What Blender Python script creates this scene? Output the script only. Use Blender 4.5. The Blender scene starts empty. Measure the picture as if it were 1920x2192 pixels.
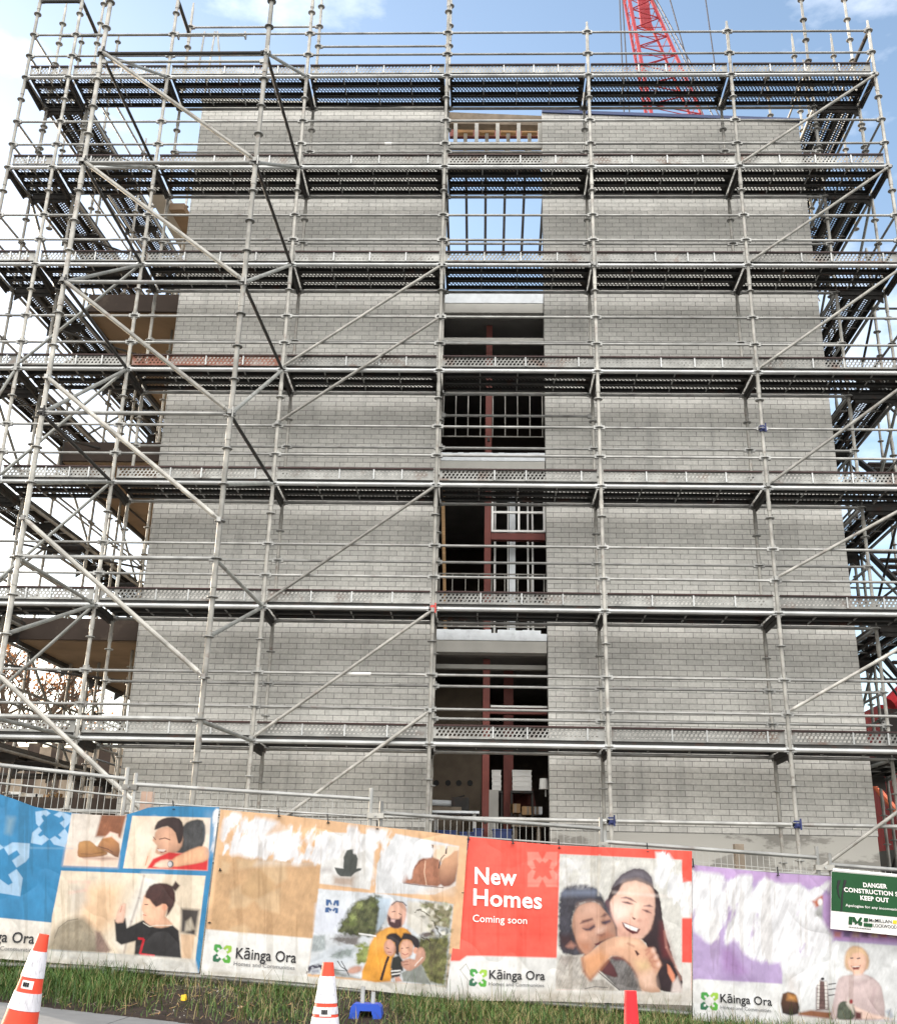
import bpy, bmesh, math, random
import numpy as np
from mathutils import Vector, Matrix, noise as mnoise
random.seed(7); rng = np.random.default_rng(11)
R = math.radians
SC = bpy.context.scene; COL = SC.collection

# ------------------------------------------------------------------ camera
CAM = Vector((8.46423, -15.61033, -0.12821))
RV = Vector((0.99940286, 0.02784426, 0.02046)); UV = Vector((-0.00968061, -0.34278404, 0.93936435)); FV = Vector((-0.03316927, 0.93900149, 0.3423098))
FPX = 2290.43
cd = bpy.data.cameras.new("camera"); cam = bpy.data.objects.new("camera", cd); COL.objects.link(cam)
cd.sensor_fit = 'VERTICAL'; cd.sensor_height = 24.0; cd.lens = 24.0*FPX/2192.0; cd.clip_end = 3000; cd.clip_start = 0.05
cam.matrix_world = Matrix(((RV.x, UV.x, -FV.x, CAM.x), (RV.y, UV.y, -FV.y, CAM.y), (RV.z, UV.z, -FV.z, CAM.z), (0, 0, 0, 1)))
SC.camera = cam
SC.render.resolution_x = 896; SC.render.resolution_y = 1024

# ------------------------------------------------------------------ world, sun, exposure
SUN_EL, SUN_AZ = 14.0, -52.0          # degrees above horizon, degrees from +Y (negative = left), behind the building
W = bpy.data.worlds.new("World"); SC.world = W; W.use_nodes = True
nt = W.node_tree; nt.nodes.clear()
out = nt.nodes.new('ShaderNodeOutputWorld'); bg = nt.nodes.new('ShaderNodeBackground'); bg.inputs['Strength'].default_value = 0.115
sky = nt.nodes.new('ShaderNodeTexSky'); sky.sky_type = 'NISHITA'; sky.sun_disc = False
sky.sun_elevation = R(SUN_EL); sky.sun_rotation = R(SUN_AZ); sky.air_density = 1.0; sky.dust_density = 1.05; sky.ozone_density = 0.7; sky.altitude = 20
tc = nt.nodes.new('ShaderNodeTexCoord'); mp = nt.nodes.new('ShaderNodeMapping'); mp.inputs['Scale'].default_value = (1.0, 1.0, 2.2)
nz = nt.nodes.new('ShaderNodeTexNoise'); nz.inputs['Scale'].default_value = 3.2; nz.inputs['Detail'].default_value = 8; nz.inputs['Roughness'].default_value = 0.58
cr = nt.nodes.new('ShaderNodeValToRGB'); cr.color_ramp.elements[0].position = 0.50; cr.color_ramp.elements[1].position = 0.74
cr.color_ramp.elements[1].color = (0.85, 0.85, 0.85, 1)
mx = nt.nodes.new('ShaderNodeMixRGB'); mx.inputs['Color2'].default_value = (5.6, 5.7, 5.9, 1)
# unseen bright cloud added over the half-sky behind the camera to light the wall
sp = nt.nodes.new('ShaderNodeSeparateXYZ'); sky_fill = nt.nodes.new('ShaderNodeMapRange'); sky_fill.inputs['From Min'].default_value = 0.05; sky_fill.inputs['From Max'].default_value = -0.45; sky_fill.inputs['To Max'].default_value = 0.85
sky_fill.interpolation_type = 'SMOOTHSTEP'; mb_ = nt.nodes.new('ShaderNodeMixRGB'); mb_.inputs['Color2'].default_value = (7.3, 7.0, 6.6, 1)
nt.links.new(tc.outputs['Generated'], sp.inputs[0]); nt.links.new(sp.outputs['Y'], sky_fill.inputs['Value']); nt.links.new(sky_fill.outputs[0], mb_.inputs['Fac'])
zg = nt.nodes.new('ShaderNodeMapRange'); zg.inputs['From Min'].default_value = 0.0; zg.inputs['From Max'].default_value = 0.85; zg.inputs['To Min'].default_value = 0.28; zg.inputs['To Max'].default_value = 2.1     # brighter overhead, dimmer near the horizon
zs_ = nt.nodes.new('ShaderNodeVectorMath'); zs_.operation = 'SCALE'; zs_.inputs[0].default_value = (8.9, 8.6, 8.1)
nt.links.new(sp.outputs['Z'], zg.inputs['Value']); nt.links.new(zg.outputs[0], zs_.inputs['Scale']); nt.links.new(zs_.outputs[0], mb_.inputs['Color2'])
nt.links.new(tc.outputs['Generated'], mp.inputs['Vector']); nt.links.new(mp.outputs[0], nz.inputs['Vector'])
nt.links.new(nz.outputs['Fac'], cr.inputs['Fac']); nt.links.new(cr.outputs['Color'], mx.inputs['Fac'])
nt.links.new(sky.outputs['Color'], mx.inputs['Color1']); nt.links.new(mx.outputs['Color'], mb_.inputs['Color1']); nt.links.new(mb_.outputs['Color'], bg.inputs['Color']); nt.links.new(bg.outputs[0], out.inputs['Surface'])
sd = bpy.data.lights.new("sun", 'SUN'); sd.energy = 2.0; sd.angle = R(0.6); sd.color = (1.0, 0.86, 0.70)
sun = bpy.data.objects.new("sun", sd); COL.objects.link(sun)
sdir = Vector((math.sin(R(SUN_AZ))*math.cos(R(SUN_EL)), math.cos(R(SUN_AZ))*math.cos(R(SUN_EL)), math.sin(R(SUN_EL))))
sun.rotation_euler = sdir.to_track_quat('Z', 'Y').to_euler(); sun.location = (0, 0, 40)
SC.view_settings.view_transform = 'Standard'; SC.view_settings.look = 'None'; SC.view_settings.gamma = 1.0
SC.view_settings.exposure = 1.74
SC.cycles.max_bounces = 6; SC.cycles.diffuse_bounces = 3

# ------------------------------------------------------------------ helpers
def lin(c): 
    return tuple(((v/255.0)/12.92 if v/255.0 <= 0.04045 else ((v/255.0+0.055)/1.055)**2.4) for v in c)
def U(px, py, y=None, x=None, z=None):
    "point of the scene on the plane y=.. (or x, z) seen at a photo pixel; used for measuring"
    d = FV + RV*((px-960)/FPX) - UV*((py-1096)/FPX)
    t = (y-CAM.y)/d.y if y is not None else ((x-CAM.x)/d.x if x is not None else (z-CAM.z)/d.z)
    return CAM + d*t
def tag(o, label=None, cat=None, group=None, kind=None):
    if label: o['label'] = label
    if cat: o['category'] = cat
    if group: o['group'] = group
    if kind: o['kind'] = kind
    return o
def thing(name, label, cat, loc=(0, 0, 0), group=None):
    o = bpy.data.objects.new(name, None); COL.objects.link(o); o.location = loc; o.empty_display_size = 0.2
    return tag(o, label, cat, group)
def link(name, me, parent=None, loc=None):
    "loc is in world space; the parent empties are never rotated"
    o = bpy.data.objects.new(name, me); COL.objects.link(o)
    if parent is not None:
        o.parent = parent
        base = Vector((0, 0, 0)); p = parent
        while p is not None: base += p.location; p = p.parent
        o.location = Vector(loc if loc is not None else (0, 0, 0)) - base
    elif loc is not None: o.location = loc
    return o
class MB:
    def __init__(s): s.v = []; s.f = []; s.m = []; s.mats = []
    def mi(s, mat):
        if mat not in s.mats: s.mats.append(mat)
        return s.mats.index(mat)
    def add(s, vs, fs, mat):
        b = len(s.v); k = s.mi(mat); s.v += [tuple(v) for v in vs]
        for f in fs: s.f.append(tuple(b+i for i in f)); s.m.append(k)
    def box(s, a, b, mat):
        x0, y0, z0 = a; x1, y1, z1 = b
        s.add([(x0,y0,z0),(x1,y0,z0),(x1,y1,z0),(x0,y1,z0),(x0,y0,z1),(x1,y0,z1),(x1,y1,z1),(x0,y1,z1)],
              [(0,3,2,1),(4,5,6,7),(0,1,5,4),(1,2,6,5),(2,3,7,6),(3,0,4,7)], mat)
    def hexa(s, pts, mat):     # 4 bottom pts then 4 top pts
        s.add(pts, [(0,3,2,1),(4,5,6,7),(0,1,5,4),(1,2,6,5),(2,3,7,6),(3,0,4,7)], mat)
    def tube(s, p, q, r, mat, n=10, r2=None, cap=True):
        p = Vector(p); q = Vector(q); d = (q-p).normalized(); r2 = r if r2 is None else r2
        a = d.orthogonal().normalized(); b = d.cross(a); vs = []
        for c, rr in ((p, r), (q, r2)):
            for i in range(n):
                t = 2*math.pi*i/n; vs.append(c + a*(rr*math.cos(t)) + b*(rr*math.sin(t)))
        fs = [(i, (i+1) % n, n+(i+1) % n, n+i) for i in range(n)]
        if cap: fs += [tuple(range(n))[::-1], tuple(range(n, 2*n))]
        s.add(vs, fs, mat)
    def ring(s, c, ri, ro, h, mat, n=12):
        c = Vector(c); vs = []
        for z in (-h/2, h/2):
            for rr in (ri, ro):
                for i in range(n):
                    t = 2*math.pi*i/n; vs.append((c.x+rr*math.cos(t), c.y+rr*math.sin(t), c.z+z))
        fs = []
        for i in range(n):
            j = (i+1) % n
            fs += [(i, j, n+j, n+i)[::1], (2*n+i, 3*n+i, 3*n+j, 2*n+j), (n+i, n+j, 3*n+j, 3*n+i), (i, 2*n+i, 2*n+j, j)]
        s.add(vs, fs, mat)
    def mesh(s, name, smooth=True):
        me = bpy.data.meshes.new(name); me.from_pydata(s.v, [], s.f); me.update()
        for m in s.mats: me.materials.append(m)
        me.polygons.foreach_set('material_index', s.m)
        if smooth:
            me.polygons.foreach_set('use_smooth', [True]*len(s.f))
            try: me.set_sharp_from_angle(angle=R(35))
            except Exception: pass
        me.update(); return me
    def build(s, name, parent=None, smooth=True): return link(name, s.mesh(name, smooth), parent, (0, 0, 0) if parent else None)

# ------------------------------------------------------------------ materials
def mat(name, col, rough=0.6, metal=0.0, var=0.12, scale=6.0, col2=None, amt=0.0, spot=8.0, bump=0.0, spec=0.4, seed=0.0, lo=0.55, hi=0.7, stretch=(1, 1, 1)):
    "principled with tone variation from noise and an optional second colour (rust, dirt, plaster) in patches"
    m = bpy.data.materials.new(name); m.use_nodes = True; t = m.node_tree; b = t.nodes['Principled BSDF']
    b.inputs['Roughness'].default_value = rough; b.inputs['Metallic'].default_value = metal
    b.inputs['Specular IOR Level'].default_value = spec
    tcn = t.nodes.new('ShaderNodeTexCoord'); oi = t.nodes.new('ShaderNodeObjectInfo')
    add = t.nodes.new('ShaderNodeVectorMath'); add.operation = 'ADD'
    mul = t.nodes.new('ShaderNodeVectorMath'); mul.operation = 'SCALE'; mul.inputs['Scale'].default_value = 37.0
    cx = t.nodes.new('ShaderNodeCombineXYZ'); 
    for i in range(3): t.links.new(oi.outputs['Random'], cx.inputs[i])
    t.links.new(cx.outputs[0], mul.inputs[0]); 
    st = t.nodes.new('ShaderNodeVectorMath'); st.operation = 'MULTIPLY'; st.inputs[1].default_value = stretch
    t.links.new(tcn.outputs['Object'], st.inputs[0]); t.links.new(st.outputs[0], add.inputs[0]); t.links.new(mul.outputs[0], add.inputs[1])
    n1 = t.nodes.new('ShaderNodeTexNoise'); n1.inputs['Scale'].default_value = scale; n1.inputs['Detail'].default_value = 5
    t.links.new(add.outputs[0], n1.inputs['Vector'])
    hs = t.nodes.new('ShaderNodeMapRange'); hs.inputs['From Min'].default_value = 0.3; hs.inputs['From Max'].default_value = 0.7
    hs.inputs['To Min'].default_value = 1-var; hs.inputs['To Max'].default_value = 1+var
    t.links.new(n1.outputs['Fac'], hs.inputs['Value'])
    mr = t.nodes.new('ShaderNodeMapRange'); mr.inputs['To Min'].default_value = 1-var*0.8; mr.inputs['To Max'].default_value = 1+var*0.8
    t.links.new(oi.outputs['Random'], mr.inputs['Value'])
    mm = t.nodes.new('ShaderNodeMath'); mm.operation = 'MULTIPLY'; t.links.new(hs.outputs[0], mm.inputs[0]); t.links.new(mr.outputs[0], mm.inputs[1])
    vm = t.nodes.new('ShaderNodeVectorMath'); vm.operation = 'SCALE'; vm.inputs[0].default_value = col[:3]; t.links.new(mm.outputs[0], vm.inputs['Scale'])
    last = vm.outputs[0]
    if col2 is not None:
        n2 = t.nodes.new('ShaderNodeTexNoise'); n2.inputs['Scale'].default_value = spot; n2.inputs['Detail'].default_value = 6; n2.inputs['Roughness'].default_value = 0.65
        t.links.new(add.outputs[0], n2.inputs['Vector'])
        rp = t.nodes.new('ShaderNodeMapRange'); rp.inputs['From Min'].default_value = lo; rp.inputs['From Max'].default_value = hi; rp.inputs['To Max'].default_value = amt
        t.links.new(n2.outputs['Fac'], rp.inputs['Value'])
        mxn = t.nodes.new('ShaderNodeMixRGB'); mxn.inputs['Color2'].default_value = (*col2, 1); t.links.new(last, mxn.inputs['Color1']); t.links.new(rp.outputs[0], mxn.inputs['Fac'])
        last = mxn.outputs['Color']
    t.links.new(last, b.inputs['Base Color'])
    if bump:
        bn = t.nodes.new('ShaderNodeBump'); bn.inputs['Strength'].default_value = bump; bn.inputs['Distance'].default_value = 0.02
        t.links.new(n1.outputs['Fac'], bn.inputs['Height']); t.links.new(bn.outputs[0], b.inputs['Normal'])
    return m
RUST = (0.10, 0.035, 0.018)
M = {}
M['galv'] = mat('galvanised_tube', (0.32, 0.31, 0.285), 0.55, 0.25, 0.32, 5, RUST, 0.6, 7, lo=0.57, hi=0.74)
M['galv2'] = mat('galvanised_ledger', (0.30, 0.30, 0.29), 0.5, 0.35, 0.3, 4, RUST, 0.5, 6, lo=0.58, hi=0.76)
M['beam'] = mat('galvanised_beam', (0.44, 0.45, 0.45), 0.4, 0.3, 0.2, 3, (0.2, 0.19, 0.17), 0.5, 6, lo=0.58, hi=0.75)
M['brace'] = mat('brace_tube', (0.28, 0.285, 0.27), 0.5, 0.3, 0.25, 4, (0.13, 0.07, 0.045), 0.6, 5, lo=0.58, hi=0.75)
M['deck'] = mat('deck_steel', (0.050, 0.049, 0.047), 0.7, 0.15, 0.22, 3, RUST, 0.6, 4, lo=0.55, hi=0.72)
M['toe'] = mat('toe_board_steel', (0.25, 0.25, 0.24), 0.5, 0.35, 0.34, 4, (0.12, 0.065, 0.045), 0.7, 2.6, lo=0.55, hi=0.68)
M['toerust'] = mat('rusty_toe_board', (0.20, 0.085, 0.06), 0.7, 0.1, 0.3, 5, (0.4, 0.38, 0.36), 0.6, 4, lo=0.5, hi=0.65)
M['lip'] = mat('toe_board_lip', (0.035, 0.014, 0.013), 0.6, 0.1, 0.25, 5)
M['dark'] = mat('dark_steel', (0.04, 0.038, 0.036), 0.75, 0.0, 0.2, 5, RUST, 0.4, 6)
M['bluec'] = mat('blue_coupler', (0.02, 0.03, 0.12), 0.5, 0.1, 0.2)
M['redc'] = mat('red_coupler', (0.45, 0.06, 0.05), 0.5, 0.1, 0.2)
M['red'] = mat('red_oxide_steel', (0.15, 0.038, 0.03), 0.6, 0.05, 0.18, 4, (0.12, 0.03, 0.03), 0.6, 5)
M['conc'] = mat('concrete', (0.27, 0.26, 0.24), 0.85, 0, 0.15, 2.5, (0.46, 0.45, 0.42), 0.85, 1.1, bump=0.2, lo=0.5, hi=0.54, stretch=(.6, 1, 1.6))
M['floor'] = mat('slab_concrete', (0.22, 0.21, 0.20), 0.9, 0, 0.12, 3)
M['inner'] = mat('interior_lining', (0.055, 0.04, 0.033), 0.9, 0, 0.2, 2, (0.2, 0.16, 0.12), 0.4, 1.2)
M['ply'] = mat('brown_soffit_ply', (0.24, 0.17, 0.11), 0.8, 0, 0.2, 1.6, (0.15, 0.11, 0.075), 0.5, 2.0)
M['fascia'] = mat('grey_fascia', (0.46, 0.45, 0.42), 0.6, 0, 0.08, 3)
M['film'] = mat('white_flashing', (0.72, 0.76, 0.80), 0.35, 0, 0.08, 8, (0.4, 0.42, 0.45), 0.4, 5)
M['cap'] = mat('blue_cap', (0.012, 0.035, 0.13), 0.45, 0, 0.1, 4)
M['white'] = mat('white_paint', (0.78, 0.78, 0.76), 0.5, 0, 0.06, 6)
M['timber'] = mat('timber', (0.42, 0.26, 0.13), 0.75, 0, 0.2, 4, (0.25, 0.15, 0.08), 0.4, 6, stretch=(1, 1, 8))
M['oldtimber'] = mat('weathered_post', (0.27, 0.22, 0.17), 0.85, 0, 0.2, 6, (0.16, 0.13, 0.1), 0.5, 8)
M['pinktimber'] = mat('pale_post', (0.5, 0.36, 0.29), 0.8, 0, 0.12, 6)
M['crane'] = mat('crane_red', (0.34, 0.012, 0.025), 0.5, 0.0, 0.1, 4); M['machine'] = mat('machine_red', (0.36, 0.006, 0.012), 0.8, 0, 0.2, 3, (0.03, 0.02, 0.02), .6, 2)
M['cable'] = mat('steel_cable', (0.05, 0.05, 0.06), 0.5, 0.4, 0.1)
M['plastic_blue'] = mat('blue_plastic', (0.02, 0.07, 0.42), 0.45, 0, 0.08, 8, (0.1, 0.12, 0.3), 0.4, 9)
M['orange'] = mat('cone_orange', (0.70, 0.06, 0.025), 0.5, 0, 0.10, 8, (0.36, 0.07, 0.05), 0.6, 16)
M['reflect'] = mat('cone_sleeve', (0.58, 0.57, 0.61), 0.4, 0, 0.12, 20, (0.24, 0.23, 0.26), 0.85, 30, stretch=(3, 3, 0.6))
M['conered'] = mat('cone_red', (0.75, 0.02, 0.03), 0.4, 0, 0.06, 8)
M['cream'] = mat('cone_cream', (0.75, 0.68, 0.5), 0.6, 0, 0.08, 8)
M['black'] = mat('black_rubber', (0.015, 0.015, 0.015), 0.6)
M['ink'] = mat('black_print', (0.015, 0.015, 0.018), 0.6)
M['inkgrey'] = mat('grey_print', (0.12, 0.12, 0.13), 0.6)
M['white_print'] = mat('white_print', (0.8, 0.78, 0.76), 0.55, var=0.05)
M['signgreen'] = mat('sign_green', (0.005, 0.06, 0.016), 0.35, 0, 0.1, 5)
M['yellow'] = mat('yellow_wrapper', (0.8, 0.5, 0.02), 0.45)
M['wire'] = mat('mesh_wire', (0.42, 0.42, 0.40), 0.5, 0.4, 0.2)
M['card'] = mat('carton', (0.32, 0.2, 0.1), 0.85)
M['bark'] = mat('bark', (0.10, 0.07, 0.05), 0.9)
M['leaf'] = mat('autumn_leaf', (0.5, 0.22, 0.08), 0.7, var=0.3)
M['path'] = mat('footpath_concrete', (0.155, 0.155, 0.155), 0.9, 0, 0.1, 6, (0.17, 0.17, 0.16), 0.5, 3, bump=0.1)
M['soil'] = mat('soil', (0.032, 0.019, 0.013), 0.9, 0, 0.45, 12, (0.09, 0.06, 0.035), 0.6, 18, bump=1.0)
M['asphalt'] = mat('asphalt', (0.05, 0.05, 0.05), 0.9, 0, 0.15, 20)
M['earth'] = mat('site_ground', (0.16, 0.14, 0.11), 0.95, 0, 0.2, 2, (0.09, 0.10, 0.05), 0.6, 0.8)

def brick_mat():
    m = bpy.data.materials.new('grey_brick'); m.use_nodes = True; t = m.node_tree; b = t.nodes['Principled BSDF']
    tcn = t.nodes.new('ShaderNodeTexCoord'); sx = t.nodes.new('ShaderNodeSeparateXYZ'); cx = t.nodes.new('ShaderNodeCombineXYZ')
    t.links.new(tcn.outputs['Object'], sx.inputs[0]); t.links.new(sx.outputs['X'], cx.inputs['X']); t.links.new(sx.outputs['Z'], cx.inputs['Y'])
    off = t.nodes.new('ShaderNodeVectorMath'); off.operation = 'ADD'; off.inputs[1].default_value = (20.0, -0.915+8.75, 0); t.links.new(cx.outputs[0], off.inputs[0])
    br = t.nodes.new('ShaderNodeTexBrick'); br.offset = 0.5; br.inputs['Scale'].default_value = 1.0
    br.inputs['Color1'].default_value = (0.57, 0.56, 0.53, 1); br.inputs['Color2'].default_value = (0.46, 0.453, 0.43, 1); br.inputs['Mortar'].default_value = (0.18, 0.176, 0.168, 1)
    br.inputs['Mortar Size'].default_value = 0.0048; br.inputs['Mortar Smooth'].default_value = 0.25; br.inputs['Bias'].default_value = -0.25
    br.inputs['Brick Width'].default_value = 0.2575; br.inputs['Row Height'].default_value = 0.0875
    t.links.new(off.outputs[0], br.inputs['Vector'])
    n1 = t.nodes.new('ShaderNodeTexNoise'); n1.inputs['Scale'].default_value = 0.55; n1.inputs['Detail'].default_value = 6; t.links.new(tcn.outputs['Object'], n1.inputs['Vector'])
    r1 = t.nodes.new('ShaderNodeMapRange'); r1.inputs['From Min'].default_value = 0.3; r1.inputs['From Max'].default_value = 0.7; r1.inputs['To Min'].default_value = 0.82; r1.inputs['To Max'].default_value = 1.16
    t.links.new(n1.outputs['Fac'], r1.inputs['Value'])
    n2 = t.nodes.new('ShaderNodeTexNoise'); n2.inputs['Scale'].default_value = 30; n2.inputs['Detail'].default_value = 3; t.links.new(tcn.outputs['Object'], n2.inputs['Vector'])
    r2 = t.nodes.new('ShaderNodeMapRange'); r2.inputs['From Min'].default_value = 0.3; r2.inputs['From Max'].default_value = 0.7; r2.inputs['To Min'].default_value = 0.9; r2.inputs['To Max'].default_value = 1.1
    t.links.new(n2.outputs['Fac'], r2.inputs['Value'])
    mm = t.nodes.new('ShaderNodeMath'); mm.operation = 'MULTIPLY'; t.links.new(r1.outputs[0], mm.inputs[0]); t.links.new(r2.outputs[0], mm.inputs[1])
    vs = t.nodes.new('ShaderNodeVectorMath'); vs.operation = 'SCALE'; t.links.new(br.outputs['Color'], vs.inputs[0]); t.links.new(mm.outputs[0], vs.inputs['Scale'])
    # vertical dirty runs
    st = t.nodes.new('ShaderNodeVectorMath'); st.operation = 'MULTIPLY'; st.inputs[1].default_value = (2.6, 1, 0.22); t.links.new(tcn.outputs['Object'], st.inputs[0])
    n3 = t.nodes.new('ShaderNodeTexNoise'); n3.inputs['Scale'].default_value = 1.6; n3.inputs['Detail'].default_value = 7; t.links.new(st.outputs[0], n3.inputs['Vector'])
    r3 = t.nodes.new('ShaderNodeMapRange'); r3.inputs['From Min'].default_value = 0.56; r3.inputs['From Max'].default_value = 0.72; r3.inputs['To Max'].default_value = 0.30; t.links.new(n3.outputs['Fac'], r3.inputs['Value'])
    mx3 = t.nodes.new('ShaderNodeMixRGB'); mx3.inputs['Color2'].default_value = (0.16, 0.16, 0.16, 1); t.links.new(vs.outputs[0], mx3.inputs['Color1']); t.links.new(r3.outputs[0], mx3.inputs['Fac'])
    n4 = t.nodes.new('ShaderNodeTexNoise'); n4.inputs['Scale'].default_value = 0.9; n4.inputs['Detail'].default_value = 9; n4.inputs['Roughness'].default_value = .7; o4 = t.nodes.new('ShaderNodeVectorMath'); o4.inputs[1].default_value = (17, 5, 9); t.links.new(tcn.outputs['Object'], o4.inputs[0]); t.links.new(o4.outputs[0], n4.inputs['Vector'])
    r4 = t.nodes.new('ShaderNodeMapRange'); r4.inputs['From Min'].default_value = 0.55; r4.inputs['From Max'].default_value = 0.75; r4.inputs['To Max'].default_value = 0.4; t.links.new(n4.outputs['Fac'], r4.inputs['Value'])
    mx4 = t.nodes.new('ShaderNodeMixRGB'); mx4.inputs['Color2'].default_value = (0.62, 0.61, 0.58, 1); t.links.new(mx3.outputs['Color'], mx4.inputs['Color1']); t.links.new(r4.outputs[0], mx4.inputs['Fac'])
    t.links.new(mx4.outputs['Color'], b.inputs['Base Color']); b.inputs['Roughness'].default_value = 0.85; b.inputs['Specular IOR Level'].default_value = 0.25
    bn = t.nodes.new('ShaderNodeBump'); bn.invert = True; bn.inputs['Strength'].default_value = 0.6; bn.inputs['Distance'].default_value = 0.006
    t.links.new(br.outputs['Fac'], bn.inputs['Height']); t.links.new(bn.outputs[0], b.inputs['Normal'])
    return m
M['brick'] = brick_mat()

# ------------------------------------------------------------------ ground
def zpath(x): x = max(-6, min(22, x)); return -1.0-0.055*(x-4.4)
def yedge(x): x = max(-2, min(16, x)); return -5.8-0.19*(x-4.4)
def zground(x, y):
    zp = zpath(x); ye = yedge(x)
    if y < ye: return zp - 0.03
    t = min(1.0, (y-ye)/1.2); t = t*t*(3-2*t)
    zs = zp + 0.03 + 0.13*t + 0.03*mnoise.noise(Vector((x*2.3, y*2.3, 0))) + 0.015*mnoise.noise(Vector((x*9, y*9, 3)))
    if y > -3:
        k = min(1, (y+3)/3.5); zs = zs*(1-k) + (-0.45)*k
    return zs
def sheet(name, xs, ys, fz, m, kind='structure'):
    vs = [(x, y, fz(x, y)) for y in ys for x in xs]; nx = len(xs)
    fs = [(j*nx+i, j*nx+i+1, (j+1)*nx+i+1, (j+1)*nx+i) for j in range(len(ys)-1) for i in range(nx-1)]
    b = MB(); b.add(vs, fs, m); o = b.build(name); tag(o, kind=kind); return o
def arange(a, b, s): return [a+i*s for i in range(int(round((b-a)/s))+1)]
far = [-900, -300, -100, -50, -25, -12]
o = sheet('soil', arange(-8, 20, 0.07), arange(-8.0, -3.0, 0.07), zground, M['soil'])
sheet('ground', far+arange(-8, 22, 1)+[30, 60, 150, 400, 900], [-3.06, -2, -1, 0, 1, 3, 6, 10, 20, 50, 120, 300, 900], lambda x, y: zground(x, y)-0.01 if y < 1 else -0.45, M['earth'])
def pathz(x, y): return zpath(x)
# footpath: slabs with joints as real gaps
pb = MB(); x = -6.0
while x < 20:
    x1 = x+1.45
    ya, yb = yedge(x), yedge(x1); za, zb = zpath(x), zpath(x1)
    yc = -8.2
    pb.hexa([(x+.006, yc, za-.09), (x1-.006, yc, zb-.09), (x1-.006, yb, zb-.09), (x+.006, ya, za-.09), (x+.006, yc, za), (x1-.006, yc, zb), (x1-.006, yb, zb), (x+.006, ya, za)], M['path'])
    x = x1
o = pb.build('footpath', smooth=False); tag(o, kind='structure')
sheet('road', [-900, -100, -20]+arange(-8, 20, 2)+[60, 300, 900], [-900, -200, -60, -30, -20, -14, -11, -8.35], lambda x, y: zpath(x)-0.14, M['asphalt'])
kb = MB()
for i in range(13):
    x0 = -6+i*2; x1 = x0+1.99
    kb.hexa([(x0, -8.36, zpath(x0)-.3), (x1, -8.36, zpath(x1)-.3), (x1, -8.21, zpath(x1)-.3), (x0, -8.21, zpath(x0)-.3), (x0, -8.34, zpath(x0)+.004), (x1, -8.34, zpath(x1)+.004), (x1, -8.21, zpath(x1)+.004), (x0, -8.21, zpath(x0)+.004)], M['conc'])
tag(kb.build('kerb', smooth=False), kind='structure')

# ------------------------------------------------------------------ the building
BX0, OX0, OX1, BX1 = 2.90, 7.70, 9.50, 14.36
YF = 1.15
def ztop(x): return 14.62-0.047*x
bld = thing('apartment_building', 'grey brick apartment block under construction behind the scaffold, with an open central bay', 'building', (8.6, 5, -0.4))
def bpart(name, mb, label=None, smooth=False):
    o = mb.build(name, bld, smooth)
    if label: o['label'] = label
    return o
def origin0(o):   # brick pattern uses object coordinates: keep the mesh in world coordinates
    return o
def prism(x0, x1, y0, y1, z0, zf0, zf1, m):
    b = MB(); b.hexa([(x0, y0, z0), (x1, y0, z0), (x1, y1, z0), (x0, y1, z0), (x0, y0, zf0), (x1, y0, zf1), (x1, y1, zf1), (x0, y1, zf0)], m); return b
bpart('brick_wall', prism(BX0, OX0, YF, YF+.25, .91, ztop(BX0), ztop(OX0), M['brick']), 'left hand brick wall panel, six storeys of scaffold tall')
bpart('brick_wall', prism(OX1, BX1, YF, YF+.25, .91, ztop(OX1), ztop(BX1), M['brick']), 'right hand brick wall panel with blue edged parapet')
b = MB(); b.hexa([(OX1, YF-.03, ztop(OX1)+.002), (BX1+.03, YF-.03, ztop(BX1)+.002), (BX1+.03, YF+.3, ztop(BX1)+.002), (OX1, YF+.3, ztop(OX1)+.002), (OX1, YF-.03, ztop(OX1)+.07), (BX1+.03, YF-.03, ztop(BX1)+.07), (BX1+.03, YF+.3, ztop(BX1)+.07), (OX1, YF+.3, ztop(OX1)+.07)], M['cap']); bpart('parapet_cap', b)
b = MB(); b.hexa([(BX0-.03, YF-.03, ztop(BX0)+.002), (OX0, YF-.03, ztop(OX0)+.002), (OX0, YF+.3, ztop(OX0)+.002), (BX0-.03, YF+.3, ztop(BX0)+.002), (BX0-.03, YF-.03, ztop(BX0)+.06), (OX0, YF-.03, ztop(OX0)+.06), (OX0, YF+.3, ztop(OX0)+.06), (BX0-.03, YF+.3, ztop(BX0)+.06)], M['fascia']); bpart('parapet_cap', b)
b = MB(); b.box((BX0+.02, YF-.02, -.8), (OX0+.0, YF+.3, .905), M['conc']); b.box((OX1, YF-.02, -.8), (BX1-.02, YF+.3, .905), M['conc']); b.box((OX0+.001, YF-.0, -.8), (OX1-.001, YF+.3, .60), M['conc']); bpart('concrete_plinth', b)
# outer side and back walls, central partitions
b = MB()
b.box((BX0+.003, YF+.252, -.6), (BX0+.2, 9.2, 14.0), M['conc']); b.box((BX1-.2, YF+.252, -.6), (BX1-.003, 16.0, 13.8), M['conc'])  # right wall lengthened out of view past the back wall to shade the red machine
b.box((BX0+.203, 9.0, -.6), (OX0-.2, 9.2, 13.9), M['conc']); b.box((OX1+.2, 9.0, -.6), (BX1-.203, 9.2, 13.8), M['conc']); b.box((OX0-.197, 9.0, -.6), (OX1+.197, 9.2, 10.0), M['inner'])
bpart('side_wall', b)
b = MB()
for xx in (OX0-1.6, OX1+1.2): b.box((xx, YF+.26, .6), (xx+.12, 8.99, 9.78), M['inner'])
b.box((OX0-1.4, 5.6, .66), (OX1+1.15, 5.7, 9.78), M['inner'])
for xx in (OX0-.75, OX1+.6): b.box((xx, YF+.256, 10.24), (xx+.12, 8.9, 13.55), M['dark'])
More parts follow.
